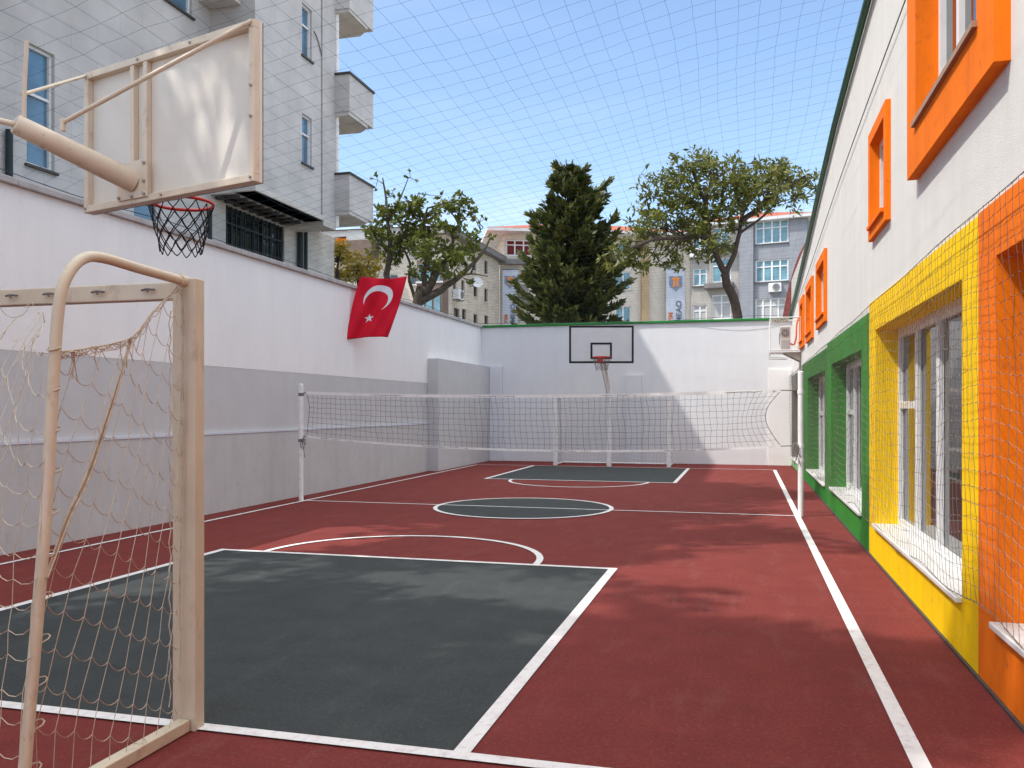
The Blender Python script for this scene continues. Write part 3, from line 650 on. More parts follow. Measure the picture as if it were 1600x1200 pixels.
# ================================================================== NEAR FOOTBALL GOAL
ng = thing('football_goal', 'near beige football goal with torn net at the left foreground', 'goal', (-2.77, 3.82, 0))
GX = -2.765; GW = 3.3
p = MB(); p.box(GX - .075, GX + .06, 3.79, 3.87, 0, 2.315, .006); p.build('post', M['goal'], ng)
p = MB(); p.box(GX - GW - .06, GX - GW + .075, 3.79, 3.87, 0, 2.315, .006); p.build('post', M['goal'], ng)
p = MB(); p.box(GX - GW + .076, GX - .076, 3.795, 3.865, 2.212, 2.300, .006); cb = p.build('crossbar', M['goal'], ng)
for x in (-2.98, -3.29, -3.60, -3.85, -4.1, -4.4, -4.8):
    p = MB(); p.tube([(x - .04, 3.782, 2.262), (x, 3.772, 2.266), (x + .04, 3.782, 2.262)], .006, 5); p.tube([(x, 3.772, 2.266), (x + .005, 3.774, 2.248)], .006, 5); p.build('net_hook', M['b_trim'], cb)
def rear(x, parent):
    p = MB(); path = bez([(x, 3.79, 2.300), (x, 3.45, 2.312), (x, 3.22, 2.322), (x, 3.10, 2.300), (x, 3.01, 2.215), (x, 2.962, 2.08), (x, 2.93, 1.75), (x, 2.893, 1.225), (x, 2.80, .35), (x, 2.765, .03)], 6)
    p.tube(path, .024, 14); return p.build('back_frame', M['goal'], parent)
rear(GX - .005, ng); rear(GX - GW, ng)
p = MB(); p.tube([(GX - .005, 3.80, 2.300), (GX - .005, 3.75, 2.302)], .031, 12); p.build('collar', M['goal'], ng)
for x in (GX, GX - GW):
    p = MB(); p.box(x - .035, x + .035, 2.70, 3.785, .004, .065, .005); p.build('ground_bar', M['goal'], ng)
p = MB(); p.box(GX - GW + .04, GX - .04, 2.70, 2.765, .004, .062, .005); p.build('ground_bar', M['goal'], ng)
random.seed(41)
n = MB()
# side net: hangs from a sagging rope between post top and rear tube
ROPE = bez([(GX - .02, 3.76, 2.27), (GX - .01, 3.56, 2.12), (GX, 3.40, 1.985), (GX + .01, 3.18, 1.925), (GX + .02, 2.95, 1.885)], 6)
def rope(a): k_ = a * (len(ROPE) - 1); i0 = min(len(ROPE) - 2, int(k_)); return ROPE[i0].lerp(ROPE[i0 + 1], k_ - i0)
def side(s, t):
    z0 = 2.25 - 2.62 * t
    sp = min(1, max(0, s * 1.6 - .60 * max(0, z0) / 2.2))
    r_ = rope(sp); z = min(r_.z, max(.06, z0 + .42 * sp))
    h_ = 1 - z / r_.z
    yb = 3.77 - .98 * sp
    y = r_.y + (yb - r_.y) * h_ ** .9 - .05 * math.sin(PI * h_) * math.sin(PI * sp)
    if sp >= .999: y = 2.955 - .19 * h_
    return Vector((GX + .03 * math.sin(PI * h_) * math.sin(PI * sp) + .012 * math.sin(7 * t + 9 * s), y, z))
grid_net(n, side, 15, 16, .0019, drop=.030, sub=5, jit=.006)
n.tube(ROPE, .004, 5); n.tube([p_ + Vector((.004, .0, -.010 - .008 * math.sin(i * 1.9))) for i, p_ in enumerate(ROPE)], .003, 5)
b0 = Vector((GX, 3.40, 1.985))
for q in range(4):
    off = Vector((random.uniform(-.010, .010), random.uniform(-.010, .010), 0))
    n.tube(bez([b0 + off * .4, Vector((GX + .01, 3.25, 1.65)) + off, Vector((GX + .01, 3.11, 1.35)) + off * 1.3, Vector((GX + .02, 2.99, 1.19)) + off * 1.3, Vector((GX + .02, 2.872, .96)) + off * .6], 5), .0042, 5)
for q in range(9):
    a_ = rope(.35 + .6 * random.random()); n.cord([a_, a_ + Vector((0, random.uniform(-.02, .02), -.05)), a_ + Vector((0, random.uniform(-.03, .03), -.10 - random.random() * .06))], .003)
for q in range(11):
    t = q / 10; c_ = Vector((GX - .005, 0, 0)); z = 1.9 - 1.7 * t; yy = 2.935 - .15 * max(0, t - .3)
    n.tube([c_ + Vector((.028 * math.cos(a), yy + .028 * math.sin(a), z + .012 * math.sin(a))) for a in [i * PI / 4 for i in range(9)]], .0035, 4, False)
# lacing up the post
P = [(GX - .078 - .004 * (i % 2), 3.785 - .012 * (i % 2), 2.15 - i * .07) for i in range(30)]; n.cord(P, .0035)
# rear net: from crossbar sloping to the ground bar behind
def rearn(s, t):
    x = GX - s * GW
    e = min(1, s / .30); e = e * e * (3 - 2 * e)
    yt = 2.955 + (3.772 - 2.955) * e; hk = abs(((GX - x) / .305) % 1 - .5) * 2
    zt = 1.885 + (2.255 - 1.885) * e - .13 * (1 - hk) * e
    y_ = yt - (yt - 2.73) * t ** .8; z = zt - (zt - .06) * t ** .95
    y_ += -.04 * math.sin(PI * t) * math.sin(s * 9)
    z -= .10 * math.sin(PI * min(1, t * 1.6)) * (0.55 + .45 * math.sin(s * 14 + 1)) * (1 - t)
    return Vector((x - .10 * math.sin(PI * t) * e, y_, z))
grid_net(n, rearn, 32, 15, .0019, drop=.024, sub=3, jit=.014)
n.build('net', M['twine'], ng)

# ================================================================== FLAG
fl = thing('flag', 'red Turkish flag hung upright in front of the left wall', 'flag', (-7.65, 17.5, 3.2))
ca = [at(563, 433, 18.30), at(636, 432, 18.55), at(606, 527, 18.45), at(541, 531, 18.1)]
ca = [Vector(v) for v in ca]
def fpt(s, t):   # s across 0..1, t down 0..1
    a = ca[0].lerp(ca[1], s); b = ca[3].lerp(ca[2], s); q = a.lerp(b, t)
    q.z += -.035 * math.sin(PI * s) * (1 - t) + .03 * math.sin(PI * s * 1.0) * t ** 3
    w_ = .06 * math.sin(s * 7 + t * 2.4) * (1 - .3 * t) + .03 * math.sin(s * 15 + t * 6 + 1) + .03 * math.sin((s - t) * 11) * (1 - t)
    q += Vector((.35, -.93, 0)) * w_; q += (ca[1] - ca[0]) * (-.05 * math.sin(PI * t) * (0.5 - s) * 1.2)
    return q
def cloth(poly_fn, nu, nv, mbx, keep=None, off=0.0):
    nrm = Vector((SN * .0 + .26, -.965, 0))
    G = {}
    for i in range(nu + 1):
        for j in range(nv + 1): G[i, j] = mbx.pt(poly_fn(i / nu, j / nv) + nrm * off)
    for i in range(nu):
        for j in range(nv): mbx.face([G[i, j], G[i, j + 1], G[i + 1, j + 1], G[i + 1, j]], True)
p = MB(); cloth(fpt, 28, 40, p); fo = p.build('cloth', M['flag'], fl)
sm = fo.modifiers.new('thickness', 'SOLIDIFY'); sm.thickness = .004; sm.offset = 0
nrm = Vector((.26, -.965, 0))
def onflag(x, y, off=.008): return fpt(x, y) + nrm * off
p = MB()
# crescent: outer circle minus shifted inner circle; the flag is hung with its hoist on top, so the horns point down
asp = .73 / .98
cx_, cy_, R1 = .50, .335, .30; R2 = .245; sh = .082
outer = []; inner = []
def ang_int():
    # intersection of the two circles, measured from straight down
    d = sh; x = (d * d + R1 * R1 - R2 * R2) / (2 * d); return math.acos(max(-1, min(1, x / R1))), math.acos(max(-1, min(1, (x - d) / R2)))
a1, a2 = ang_int(); nseg = 40; tilt = -.30
for i in range(nseg + 1):
    f_ = i / nseg
    b1 = a1 + (2 * PI - 2 * a1) * f_; b2 = a2 + (2 * PI - 2 * a2) * f_
    def cc(r, b, dx): return (cx_ + (r * math.sin(b + tilt) + dx * math.sin(tilt)), cy_ + (r * math.cos(b + tilt) + dx * math.cos(tilt)) * asp)
    outer.append(cc(R1, b1, 0)); inner.append(cc(R2, b2, sh))
ov = [p.pt(onflag(*q)) for q in outer]; iv = [p.pt(onflag(*q)) for q in inner]
for i in range(nseg): p.face([ov[i], ov[i + 1], iv[i + 1], iv[i]], True)
p.build('crescent', M['flag_w'], fo)
p = MB(); st = []
for i in range(10):
    r = .105 if i % 2 == 0 else .042; b = PI + i * PI / 5 + .15; st.append((.415 + r * math.sin(b), .665 - .0 + r * math.cos(b) * asp))
cvt = p.pt(onflag(.415, .665)); sv = [p.pt(onflag(*q)) for q in st]
for i in range(10): p.face([cvt, sv[i], sv[(i + 1) % 10]])
p.build('star', M['flag_w'], fo)
p = MB()
p.tube([ca[0], Vector((-8.12, 16.0, 4.30))], .003, 5); p.tube([ca[1], Vector((-8.12, 21.5, 4.30))], .003, 5); p.tube([ca[0], ca[1]], .004, 5)
p.build('cord', M['b_trim'], fl)

# ================================================================== LEFT APARTMENT BUILDING
ab = thing('apartment_building', 'tall grey clad apartment block with corner balconies behind the left wall', 'building', (-11.5, 14, 0))
XM, XBAY = -12.2, -11.0
class XF:     # facade plane facing +X: u = Y, d = outward (+X)
    def __init__(s, x): s.x = x
    def __call__(s, p): return Vector((s.x + p[1], p[0], p[2]))
FM, FB = XF(XM), XF(XBAY)
HT = 17.9
YS = 6.5
mw = [(12.31, 12.94, 5.96, 8.11), (18.0, 19.15, 11.2, 13.1), (16.0, 16.98, 10.57, 12.6), (12.31, 12.94, 10.5, 12.6), (15.05, 15.9, 5.5, 7.0)]
w = MB(); w.T = FM
panel(w, YS, 17.66, 4.9, HT, [mw[0], mw[2], mw[3], mw[4]], 0, .18)
w.build('wall', M['apt'], ab)
w = MB(); w.T = FM
panel(w, YS, 18.0, 0, 4.895, [], 0.001, .2)
w.build('base_wall', M['apt_low'], ab)
w = MB(); w.T = FM
lwn = (18.3, 21.05, 4.92, 6.62)
panel(w, 17.66, 24.0, 4.9, 6.9, [lwn], 0.0, .22); panel(w, 18.0, 24.0, 0, 4.9, [], 0, .2); w.quad((24, 0, 0), (24, -8, 0), (24, -8, 6.9), (24, 0, 6.9))
w.build('ground_floor_wall', M['apt_under'], ab)
bwin = [(19.85, 20.36, 7.98, 9.25), (19.85, 20.36, 10.75, 12.10), (19.85, 20.36, 13.5, 14.85)]
w = MB(); w.T = FB
panel(w, 17.66, 21.74, 6.80, HT, bwin, 0, .16)
w.quad((17.66, 0, 6.80), (17.66, 0, HT), (17.66, -1.2, HT), (17.66, -1.2, 6.80))
w.quad((21.74, 0, 6.80), (21.74, -9, 6.80), (21.74, -9, HT), (21.74, 0, HT))
w.build('bay_wall', M['apt'], ab)
w = MB()
w.box(-20, XBAY - .0, YS, 21.74, HT, HT + .12); w.quad((XM, YS, 0), (XM, YS, HT), (-20, YS, HT), (-20, YS, 0)); w.quad((-20, YS, 0), (-20, YS, HT), (-20, 24, HT), (-20, 24, 0))
w.build('roof', M['apt_under'], ab)
w = MB(); w.box(XM - 1.0, XBAY - .003, 17.663, 21.73, 6.70, 6.798); w.box(XBAY - .55, XBAY + .05, 17.60, 20.98, 6.70, 6.83, .01); w.build('soffit', M['apt_under'], ab)
w = MB()
for k in range(9): w.box(XM + .05, XBAY - .56, 17.8 + k * .36, 17.92 + k * .36, 6.62, 6.698)
for x_ in (XM + .3, XBAY - .9): w.box(x_, x_ + .08, 17.8, 20.9, 6.63, 6.66)
w.build('soffit_grid', M['apt_dark'], ab)
# corner strip lower edge
w = MB(); w.box(XM - .5, XBAY - .002, 21.0, 21.735, 6.60, 6.697); w.build('corner_sill', M['apt_under'], ab)
for h in mw[:1] + mw[2:4]:
    window(ab, FM, h[0], h[1], h[2], h[3], -.12, 1, h[2] + (h[3] - h[2]) * .60, .055, M['pvc'], M['glass_sky'], .0, .06, M['apt_dark'])
window(ab, FM, mw[4][0], mw[4][1], mw[4][2], mw[4][3], -.12, 1, None, .05, M['pvc'], M['glass_sky'], 0, .05, M['apt_dark'])
for h in bwin: window(ab, FB, h[0], h[1], h[2], h[3], -.11, 1, h[2] + (h[3] - h[2]) * .62, .05, M['pvc'], M['glass_sky'], .0, .05, M['apt_dark'])
# glazed upper window at the side of the bay, in front of the board
w = MB(); w.T = FM; 
w.box(17.2, 17.62, .01, .85, 11.05, 11.2); w.build('window_ledge', M['apt_under'], ab)
FX = XF(XBAY - .35)
window(ab, XF(XM + .85), 17.1, 17.6, 11.22, 13.4, -.1, 2, 12.4, .05, M['pvc'], M['glass_sky'])
# barred ground floor window
gw = window(ab, FM, lwn[0], lwn[1], lwn[2], lwn[3], -.16, 6, 5.6, .05, M['steel_dark'], M['glass'])
w = MB(); w.T = FM
for k in range(14): u = lwn[0] + .1 + k * .2; w.box(u - .016, u + .016, -.06, -.03, lwn[2], lwn[3])
for z in (5.05, 5.55, 6.2): w.box(lwn[0], lwn[1], -.062, -.028, z - .02, z + .02)
w.build('grille', M['steel_dark'], gw)
for (x, y_, z0_, z1_, r, m_, nm_) in ((XM + .10, 21.75, 0, 6.69, .08, 'steel_dark', 'drainpipe'), (XM + .10, 22.05, 0, 6.69, .055, 'steel_dark', 'drainpipe'), (XM + .08, 11.86, 0, 6.4, .06, 'steel_dark', 'drainpipe'), (XM + .08, 17.55, 0, 6.3, .05, 'steel_dark', 'drainpipe'), (XBAY + .02, 20.9, 6.85, HT, .016, 'coping', 'drainpipe'), (XBAY + .0, 21.80, 6.7, HT, .06, 'white_post', 'drainpipe')):
    p = MB(); p.tube([(x, y_, z0_), (x, y_, z1_)], r, 10); p.build(nm_, M[m_], ab)
p = MB(); p.tube(bez([(XBAY + .01, 20.45, 11.6), (XBAY + .02, 20.62, 11.5), (XBAY + .02, 20.8, 11.25), (XBAY + .02, 20.9, 11.1)], 4), .014, 5); p.build('cable', M['b_trim'], ab)
for (zb_, zt_) in ((7.12, 8.12), (9.87, 10.89), (12.72, 13.74), (15.5, 16.5)):
    X1_ = XBAY + .44; Ya, Yb_ = 21.68, 23.25
    b_ = MB(); b_.box(XBAY - 1.6, X1_, Ya, Yb_, zb_, zt_); bo = b_.build('balcony', M['apt_balc'], ab)
    b_ = MB(); b_.prism([(XBAY - 1.6, Ya + .02, zb_ - .10), (X1_ - .02, Ya + .02, zb_ - .10), (X1_ - .02, Yb_ - .35, zb_ - .10), (X1_ - .40, Yb_ - .02, zb_ - .10), (XBAY - 1.6, Yb_ - .02, zb_ - .10)], (0, 0, .098)); b_.build('slab', M['apt_under'], bo)
    b_ = MB(); b_.box(XBAY - 1.63, X1_ + .04, Ya - .04, Yb_ + .04, zt_ + .001, zt_ + .06); b_.build('coping', M['apt_dark'], bo)

# ================================================================== TREES
def leaf_quad(mb, c, size, asp_, dirv=None, flat=0.0):
    if dirv is None:
        d = Vector((random.gauss(0, 1), random.gauss(0, 1), random.gauss(0, 1)))
    else: d = dirv + Vector((random.gauss(0, .45), random.gauss(0, .45), random.gauss(0, .45)))
    if d.length < 1e-4: d = Vector((1, 0, 0))
    d.normalize(); r = Vector((random.gauss(0, 1), random.gauss(0, 1), random.gauss(0, 1) + flat)); x = d.cross(r)
    if x.length < 1e-4: x = Vector((1, 0, 0))
    x.normalize(); s_ = size * random.uniform(.65, 1.35); w_ = s_ * asp_
    a = c - d * s_ * .5; b = c + d * s_ * .5; m_ = c + d * s_ * .05
    i = [mb.pt(a), mb.pt(m_ + x * w_ * .5), mb.pt(b), mb.pt(m_ - x * w_ * .5)]; mb.face(i)
def clump(mb, c, r, n, size, asp_=.42, squash=.7, spray=True):
    for _ in range(n):
        v = Vector((random.gauss(0, 1), random.gauss(0, 1), random.gauss(0, 1)))
        v.normalize(); v *= r * random.random() ** .45; v.z *= squash
        dv = v.normalized() if spray and v.length > .05 else None
        leaf_quad(mb, c + v, size, asp_, dv, .6)
def limbs(mb, L_):
    for pts, r0, r1 in L_:
        P = bez(pts, 5); n_ = len(P)
        rr = [r0 + (r1 - r0) * (i / (n_ - 1)) for i in range(n_)]
        P = [p_ + Vector((random.uniform(-1, 1), random.uniform(-1, 1), random.uniform(-1, 1))) * rr[i] * .18 for i, p_ in enumerate(P)]
        mb.tube(P, rr, 8)
def twig_to(mb, skel, c, r=.03, n_=4):
    best = min(skel, key=lambda q: (q - c).length + .6 * max(0, q.z - c.z))
    d = c - best; mid = best.lerp(c, .55) + Vector((random.uniform(-.1, .1), random.uniform(-.1, .1), .12 * d.length * random.uniform(-.3, .6)))
    P = bez([best, mid, c], 4); mb.tube(P, [r * (1 - .75 * i / (len(P) - 1)) for i in range(len(P))], 5, False)

def broad_tree(name, label, limb_px, clumps_px, D, dj, leafm, barkm, rad, nleaf, lsize, grp=None, trunk_r=.2, base_px=None, squash=.75, lasp=.42, dyc=0):
    base = at(*base_px, D); base.z = 0
    t = thing(name, label, 'tree', base, grp)
    tr = MB(); skel = []
    for pts, r0, r1 in limb_px:
        P = [at(q[0], q[1], D + (q[2] if len(q) > 2 else 0)) for q in pts]
        if pts is limb_px[0][0]: P = [Vector((base.x, base.y, -.05))] + P
        limbs(tr, [(P, r0, r1)]); skel += bez(P, 5)
    lf = MB()
    for (px, py, *rest) in clumps_px:
        py += dyc
        for rep in range(2):
            dz = random.uniform(-dj, dj) if rep else random.uniform(-dj * .3, dj * .3)
            c = at(px + random.uniform(-3, 3), py + random.uniform(-3, 3), D + dz)
            k_ = rest[0] if rest else 1.0
            if rep and k_ < .5: continue
            twig_to(tr, skel, c, .035 if k_ > .5 else .02)
            for q in range(3):
                c2 = c + Vector((random.gauss(0, 1), random.gauss(0, 1), random.gauss(0, .7))) * rad * .55
                tr.cord([c, c2], .010)
                clump(lf, c2, rad * k_ * random.uniform(.6, .95), int(nleaf * k_ / 3), lsize, lasp, squash)
    tr.build('trunk', barkm, t); lf.build('crown', leafm, t)
    return t
random.seed(101)
RT_l = [([(1152, 495), (1136, 445), (1133, 428)],   .20, .155),
        ([(1133, 428), (1118, 395), (1106, 355), (1104, 315, -.5), (1110, 285, -1)], .135, .04),
        ([(1133, 428), (1147, 398), (1155, 365), (1160, 335, .5), (1180, 305, 1), (1200, 285, 1.5)], .115, .035),
        ([(1108, 372), (1092, 368), (1075, 372), (1050, 372, -1), (1020, 375, -1.5), (985, 388, -2)], .14, .04),
        ([(1106, 350), (1090, 325), (1065, 308, 1), (1040, 298, 1)], .14, .04),
        ([(1158, 345), (1182, 328), (1205, 305, -.5), (1235, 290, -1), (1262, 272, -1)], .12, .035),
        ([(1104, 320), (1088, 285), (1080, 258)], .09, .03), ([(1160, 335), (1150, 300), (1145, 265)], .09, .03),
        ([(1110, 345), (1128, 315), (1130, 270)], .10, .03), ([(1155, 365), (1190, 340), (1210, 320)], .06, .03)]
RT_c = [(1005, 335), (998, 352, .8), (1020, 300), (1040, 272), (1060, 258), (1085, 255), (1098, 243), (1120, 250), (1142, 258, .8), (1150, 278), (1172, 268), (1192, 258), (1207, 247), (1217, 270), (1232, 278, .8), (1250, 282, .9), (1264, 272, .6),
        (1240, 300, .8), (1216, 305), (1192, 290), (1166, 298), (1140, 300), (1120, 290), (1095, 283), (1070, 288), (1050, 300), (1030, 325), (1046, 345), (1070, 328), (1092, 312), (1112, 325), (1130, 338), (1150, 322, .8), (1075, 362), (1096, 350), (1112, 368), (1128, 378, .7), (1040, 375, .8), (1014, 362, .9), (992, 388), (975, 388, .7), (1056, 392, .7), (1082, 380, .8), (1142, 350, .6), (1028, 400, .6), (1000, 405, .7), (968, 375, .6), (1160, 285), (1182, 310, .7), (1060, 275), (1110, 268), (1200, 275), (1178, 250, .5), (1040, 320, .7), (1018, 325), (1085, 340, .8), (960, 392, .5), (1010, 285, .3), (1005, 262, .25), (1063, 240, .25), (1157, 243, .25)]
broad_tree('locust_tree', 'spreading olive green tree with a forked bare trunk right of the fir', RT_l, RT_c, 34, 1.6, M['leaf_r'], M['bark'], .50, 80, .25, 'trees beyond the walls', base_px=(1158, 500), lasp=.36, dyc=8)
random.seed(102)
LT_l = [([(652, 478), (668, 452), (682, 425)], .20, .13),
        ([(655, 472), (690, 452), (720, 430), (750, 400, .5), (768, 370, .8)], .15, .025),
        ([(666, 455), (662, 428), (670, 395), (662, 355, -.5), (668, 325, -1)], .12, .03),
        ([(682, 425), (700, 400), (712, 365, .5), (722, 330, 1)], .09, .02),
        ([(608, 450), (604, 428), (610, 395), (606, 350), (603, 310, .5), (598, 278, .5)], .13, .02),
        ([(610, 392), (628, 370), (640, 345)], .07, .02), ([(609, 395), (592, 378), (582, 362)], .05, .02),
        ([(652, 478), (640, 440), (640, 410), (625, 380)], .07, .03),
        ([(720, 430), (740, 428), (762, 432, .5)], .04, .012), ([(700, 400), (725, 385), (755, 355, .4)], .05, .012), ([(606, 345), (625, 310), (638, 278)], .04, .012), ([(662, 355), (650, 320), (655, 300)], .04, .015)]
LT_c = [(602, 340), (615, 326), (588, 358), (608, 368), (625, 350), (640, 330), (656, 318), (662, 345), (645, 362), (680, 332, .8), (702, 322, .8), (721, 315, .8), (726, 340, .7), (712, 358, .8), (690, 352, .8), (735, 328, .5),
        (640, 388), (656, 400), (670, 384), (690, 384), (706, 400), (720, 392), (738, 390, .8), (748, 372, .6), (668, 418), (682, 414), (700, 420, .9), (718, 418, .7), (600, 394, .8), (590, 378, .9), (622, 398, .7), (590, 282, .25), (640, 280, .2), (612, 300, .3), (578, 355, .6), (655, 372), (676, 365, .9), (630, 375, .8), (725, 432, .4), (598, 325, .7), (632, 315, .4), (575, 330, .3), (750, 345, .2), (690, 305, .25), (608, 412, .5), (650, 425, .6)]
broad_tree('broadleaf_tree', 'gnarled green tree with twisting limbs behind the left wall and flag', LT_l, LT_c, 29, 1.3, M['leaf_l'], M['bark_lt'], .34, 62, .175, 'trees beyond the walls', base_px=(650, 485), lasp=.6)
# seed pod / kite scrap at the top of the tree is left on a twig
random.seed(103)
for i, (bx, by, cl, lab) in enumerate((((528), 450, [(520, 400, .8), (535, 392, .9), (512, 408, .6), (548, 402, .7), (528, 396)], 'small yellow green palm behind the left wall nearest the grey block'),
                          ((560), 450, [(545, 420), (560, 415), (575, 418), (555, 432), (570, 432), (585, 425, .7), (540, 432)], 'bushy golden yellow shrub behind the flag'),
                          ((500), 440, [(492, 415, .7), (503, 410, .7), (510, 422, .6)], 'low spiky green shrub against the grey block'),
                          ((515), 445, [(512, 428), (522, 432), (530, 425, .8)], 'small yellow shrub between the palm and the spiky shrub'))):
    D = 27 + i * .5
    broad_tree('shrub' if i else 'palm', lab, [([(bx, by), (bx - 2, by - 22), (bx + 1, by - 42 if i == 0 else by - 30)], .08, .03)], cl, D, .5, M['leaf_y'] if i != 2 else M['leaf_l'], M['bark'], .30, 60, .26, 'shrubs behind the left wall', base_px=(bx, by), lasp=.16)

# conifer
random.seed(104)
DC = 38; cb_ = at(893, 500, DC); cb_.z = 0
ct = thing('fir_tree', 'tall dark green fir rising behind the back wall', 'tree', cb_, 'trees beyond the walls')
tr = MB(); tr.tube([(cb_.x, cb_.y, -.05), (cb_.x + .05, cb_.y, 4), (cb_.x - .05, cb_.y, 9), (cb_.x - .25, cb_.y, 12.7)], [.30, .24, .13, .02], 8)
lf = MB()
def prof(z):
    pts = [(0.6, 2.5), (4, 2.55), (6, 2.35), (7.0, 2.45), (8.2, 2.15), (9.2, 1.75), (10.2, 1.4), (11.0, 1.05), (11.7, .75), (12.3, .5), (12.6, .3), (12.95, .02)]
    for a_, b_ in zip(pts, pts[1:]):
        if a_[0] <= z <= b_[0]: return a_[1] + (b_[1] - a_[1]) * (z - a_[0]) / (b_[0] - a_[0])
    return .1
def tuft(c, d, n_, L_):
    for _ in range(n_):
        dd = (d + Vector((random.gauss(0, .40), random.gauss(0, .40), random.gauss(.08, .32)))).normalized()
        r_ = Vector((random.gauss(0, 1), random.gauss(0, 1), random.gauss(0, 1))); x = dd.cross(r_); x.normalize(); x *= L_ * .20
        l_ = L_ * random.uniform(.6, 1.25); i = [lf.pt(c), lf.pt(c + dd * l_ * .5 + x), lf.pt(c + dd * l_), lf.pt(c + dd * l_ * .5 - x)]; lf.face(i)
def bough(a_, z, R_, rise):
    st_ = Vector((cb_.x - .25 * max(0, z - 9) / 4, cb_.y, z)); dr = Vector((math.cos(a_), math.sin(a_), 0)); sd = Vector((-dr.y, dr.x, 0))
    P = [st_ + dr * (R_ * t) + Vector((0, 0, -.12 * R_ * math.sin(PI * t) + rise * R_ * .6 * t ** 2.2)) for t in (0, .25, .5, .75, 1)]
    tr.tube(P, [.045, .035, .025, .015, .008], 4, False)
    ns = int(R_ / .10) + 3
    for q in range(ns):
        t = min(1, .12 + .88 * (q + random.random()) / ns); i0 = min(3, int(t * 4)); c = P[i0].lerp(P[i0 + 1], t * 4 - i0)
        for sg in (-1, 1):
            wd = .52 * (1 - .75 * t) * min(1.0, R_ * .8) * random.uniform(.3, 1.1)
            c2 = c + sd * sg * wd + dr * wd * .5 + Vector((0, 0, .16 * wd))
            tuft(c2, (dr * .9 + sd * sg * .35 * (1 - t) + Vector((0, 0, .5))).normalized(), 4, .40)
            if wd > .25: tuft(c + sd * sg * wd * .5 + dr * wd * .25, (dr * .8 + sd * sg * .5 + Vector((0, 0, .45))).normalized(), 4, .40)
z = .8
while z < 12.4:
    nb_ = max(5, int(7 * (prof(z) / 2.4) + 2.5)); a0 = random.random() * 6.28
    for k_ in range(nb_):
        bough(a0 + 2 * PI * k_ / nb_ + random.uniform(-.35, .35), z + random.uniform(-.2, .2), prof(z) * random.choice((.55, .7, .82, .92, 1.06)) + .05, random.uniform(.25, .65))
    z += .40
bough(.25, 11.2, 1.75, .5); bough(.5, 10.6, 1.6, .6); bough(3.3, 10.0, 1.7, .25); bough(3.0, 8.0, 2.0, .3); bough(.1, 8.7, 1.9, .55); bough(.4, 7.4, 2.1, .4)
tr.build('trunk', M['bark'], ct); lf.build('crown', M['leaf_p'], ct)

# tall shade trees between the left wall and the block (their dappled shade falls on the court)
def shade_tree(label, bx, by, top, crown, nl, ls, seed, low=()):
    random.seed(seed)
    t = thing('shade_tree', label, 'tree', (bx, by, 0), 'shade trees by the left wall')
    tr = MB(); lf = MB()
    limbs(tr, [([(bx, by, -.05), (bx + .1, by, 3), (bx - .1, by + .1, 6.5), (bx, by, 9)], .26, .18)])
    sk = [Vector((bx, by, 9)), Vector((bx, by, 7.5))]
    for (x, y_, z, r, f_) in crown:
        c = Vector((x, y_, z)); limbs(tr, [([sk[0], sk[0].lerp(c, .5) + Vector((0, 0, .5)), c], .10, .03)])
        for q in range(int(10 * f_)):
            v = Vector((random.gauss(0, 1), random.gauss(0, 1), random.gauss(0, 1))).normalized() * r * random.random() ** .4
            c2 = c + v
            if any(((c2 - g_) - SD * (c2 - g_).dot(SD)).length < rr_ + .35 and random.random() < pp_ for g_, rr_, pp_ in GAPS): continue
            tr.tube([c, c.lerp(c2, .5) + Vector((0, 0, .1)), c2], [.03, .02, .008], 4, False)
            clump(lf, c2, .62, nl, ls, .45, .7)
    hub = Vector((-9.2, 1.0, 11.2))
    if low: limbs(tr, [([sk[0], sk[0].lerp(hub, .5) + Vector((0, 0, .5)), hub], .08, .03)])
    for c2, n_, r_ in low:      # unseen leaf sprays added to cast dapples on the near backboard
        tr.tube([hub, hub.lerp(c2, .6) + Vector((0, 0, .12)), c2], [.02, .014, .005], 4, False); clump(lf, c2, r_, n_, .20, .42, .8)
    tr.build('trunk', M['bark'], t); lf.build('crown', M['leaf_s'], t)
random.seed(77)
SD = Vector((1, .65, -1.78)).normalized()
# thin places in the crowns, named by the spot on the ground or board that the sun reaches through them
GAPS = [(Vector((x, y, z)), r, p_) for x, y, z, r, p_ in ((-3.3, 5.0, 3.3, .16, .9), (-3.75, 5.1, 3.35, .05, .7), (-3.45, 5.0, 3.75, .08, .8), (-3.15, 5.0, 3.95, .05, .8), (-4.6, 7.3, 0, .3, .8), (-3.2, 7.7, 0, .3, .85), (-2.2, 7.4, 0, .35, .85), (-1.7, 8.3, 0, .3, .85), (0, 8.6, 0, .4, .85), (.5, 9.6, 0, .4, .85), (.3, 7.5, 0, .4, .85), (-.4, 10.2, 0, .4, .8), (.75, 8.2, 0, .4, .9), (-.6, 9.2, 0, .4, .8), (1.1, 9.8, 0, .4, .9), (-.6, 12.6, 0, .4, .7), (.6, 13.2, 0, .4, .8))]
def crown(n, yr, zr, xr, r, f_): return [(random.uniform(*xr), random.uniform(*yr), random.uniform(*zr), r, f_) for _ in range(n)]
crownA = crown(5, (-.6, .9), (8.5, 10.8), (-10.2, -9.2), 1.3, 1.5) + crown(22, (-9, -.6), (8.5, 16.8), (-10.4, -9.0), 1.5, 1.5)
crownB = crown(9, (.4, 3.0), (9, 16.4), (-10, -9), 1.1, .8)
crownC = crown(16, (3.6, 8.2), (9.2, 16.8), (-10, -9), 1.35, 1.2) + crown(9, (8, 13.2), (14, 16.8), (-9.6, -9), 1.15, 1.1)
crownA += crown(7, (-4.5, -.3), (16.4, 17.3), (-10, -9), 1.2, 1.3)
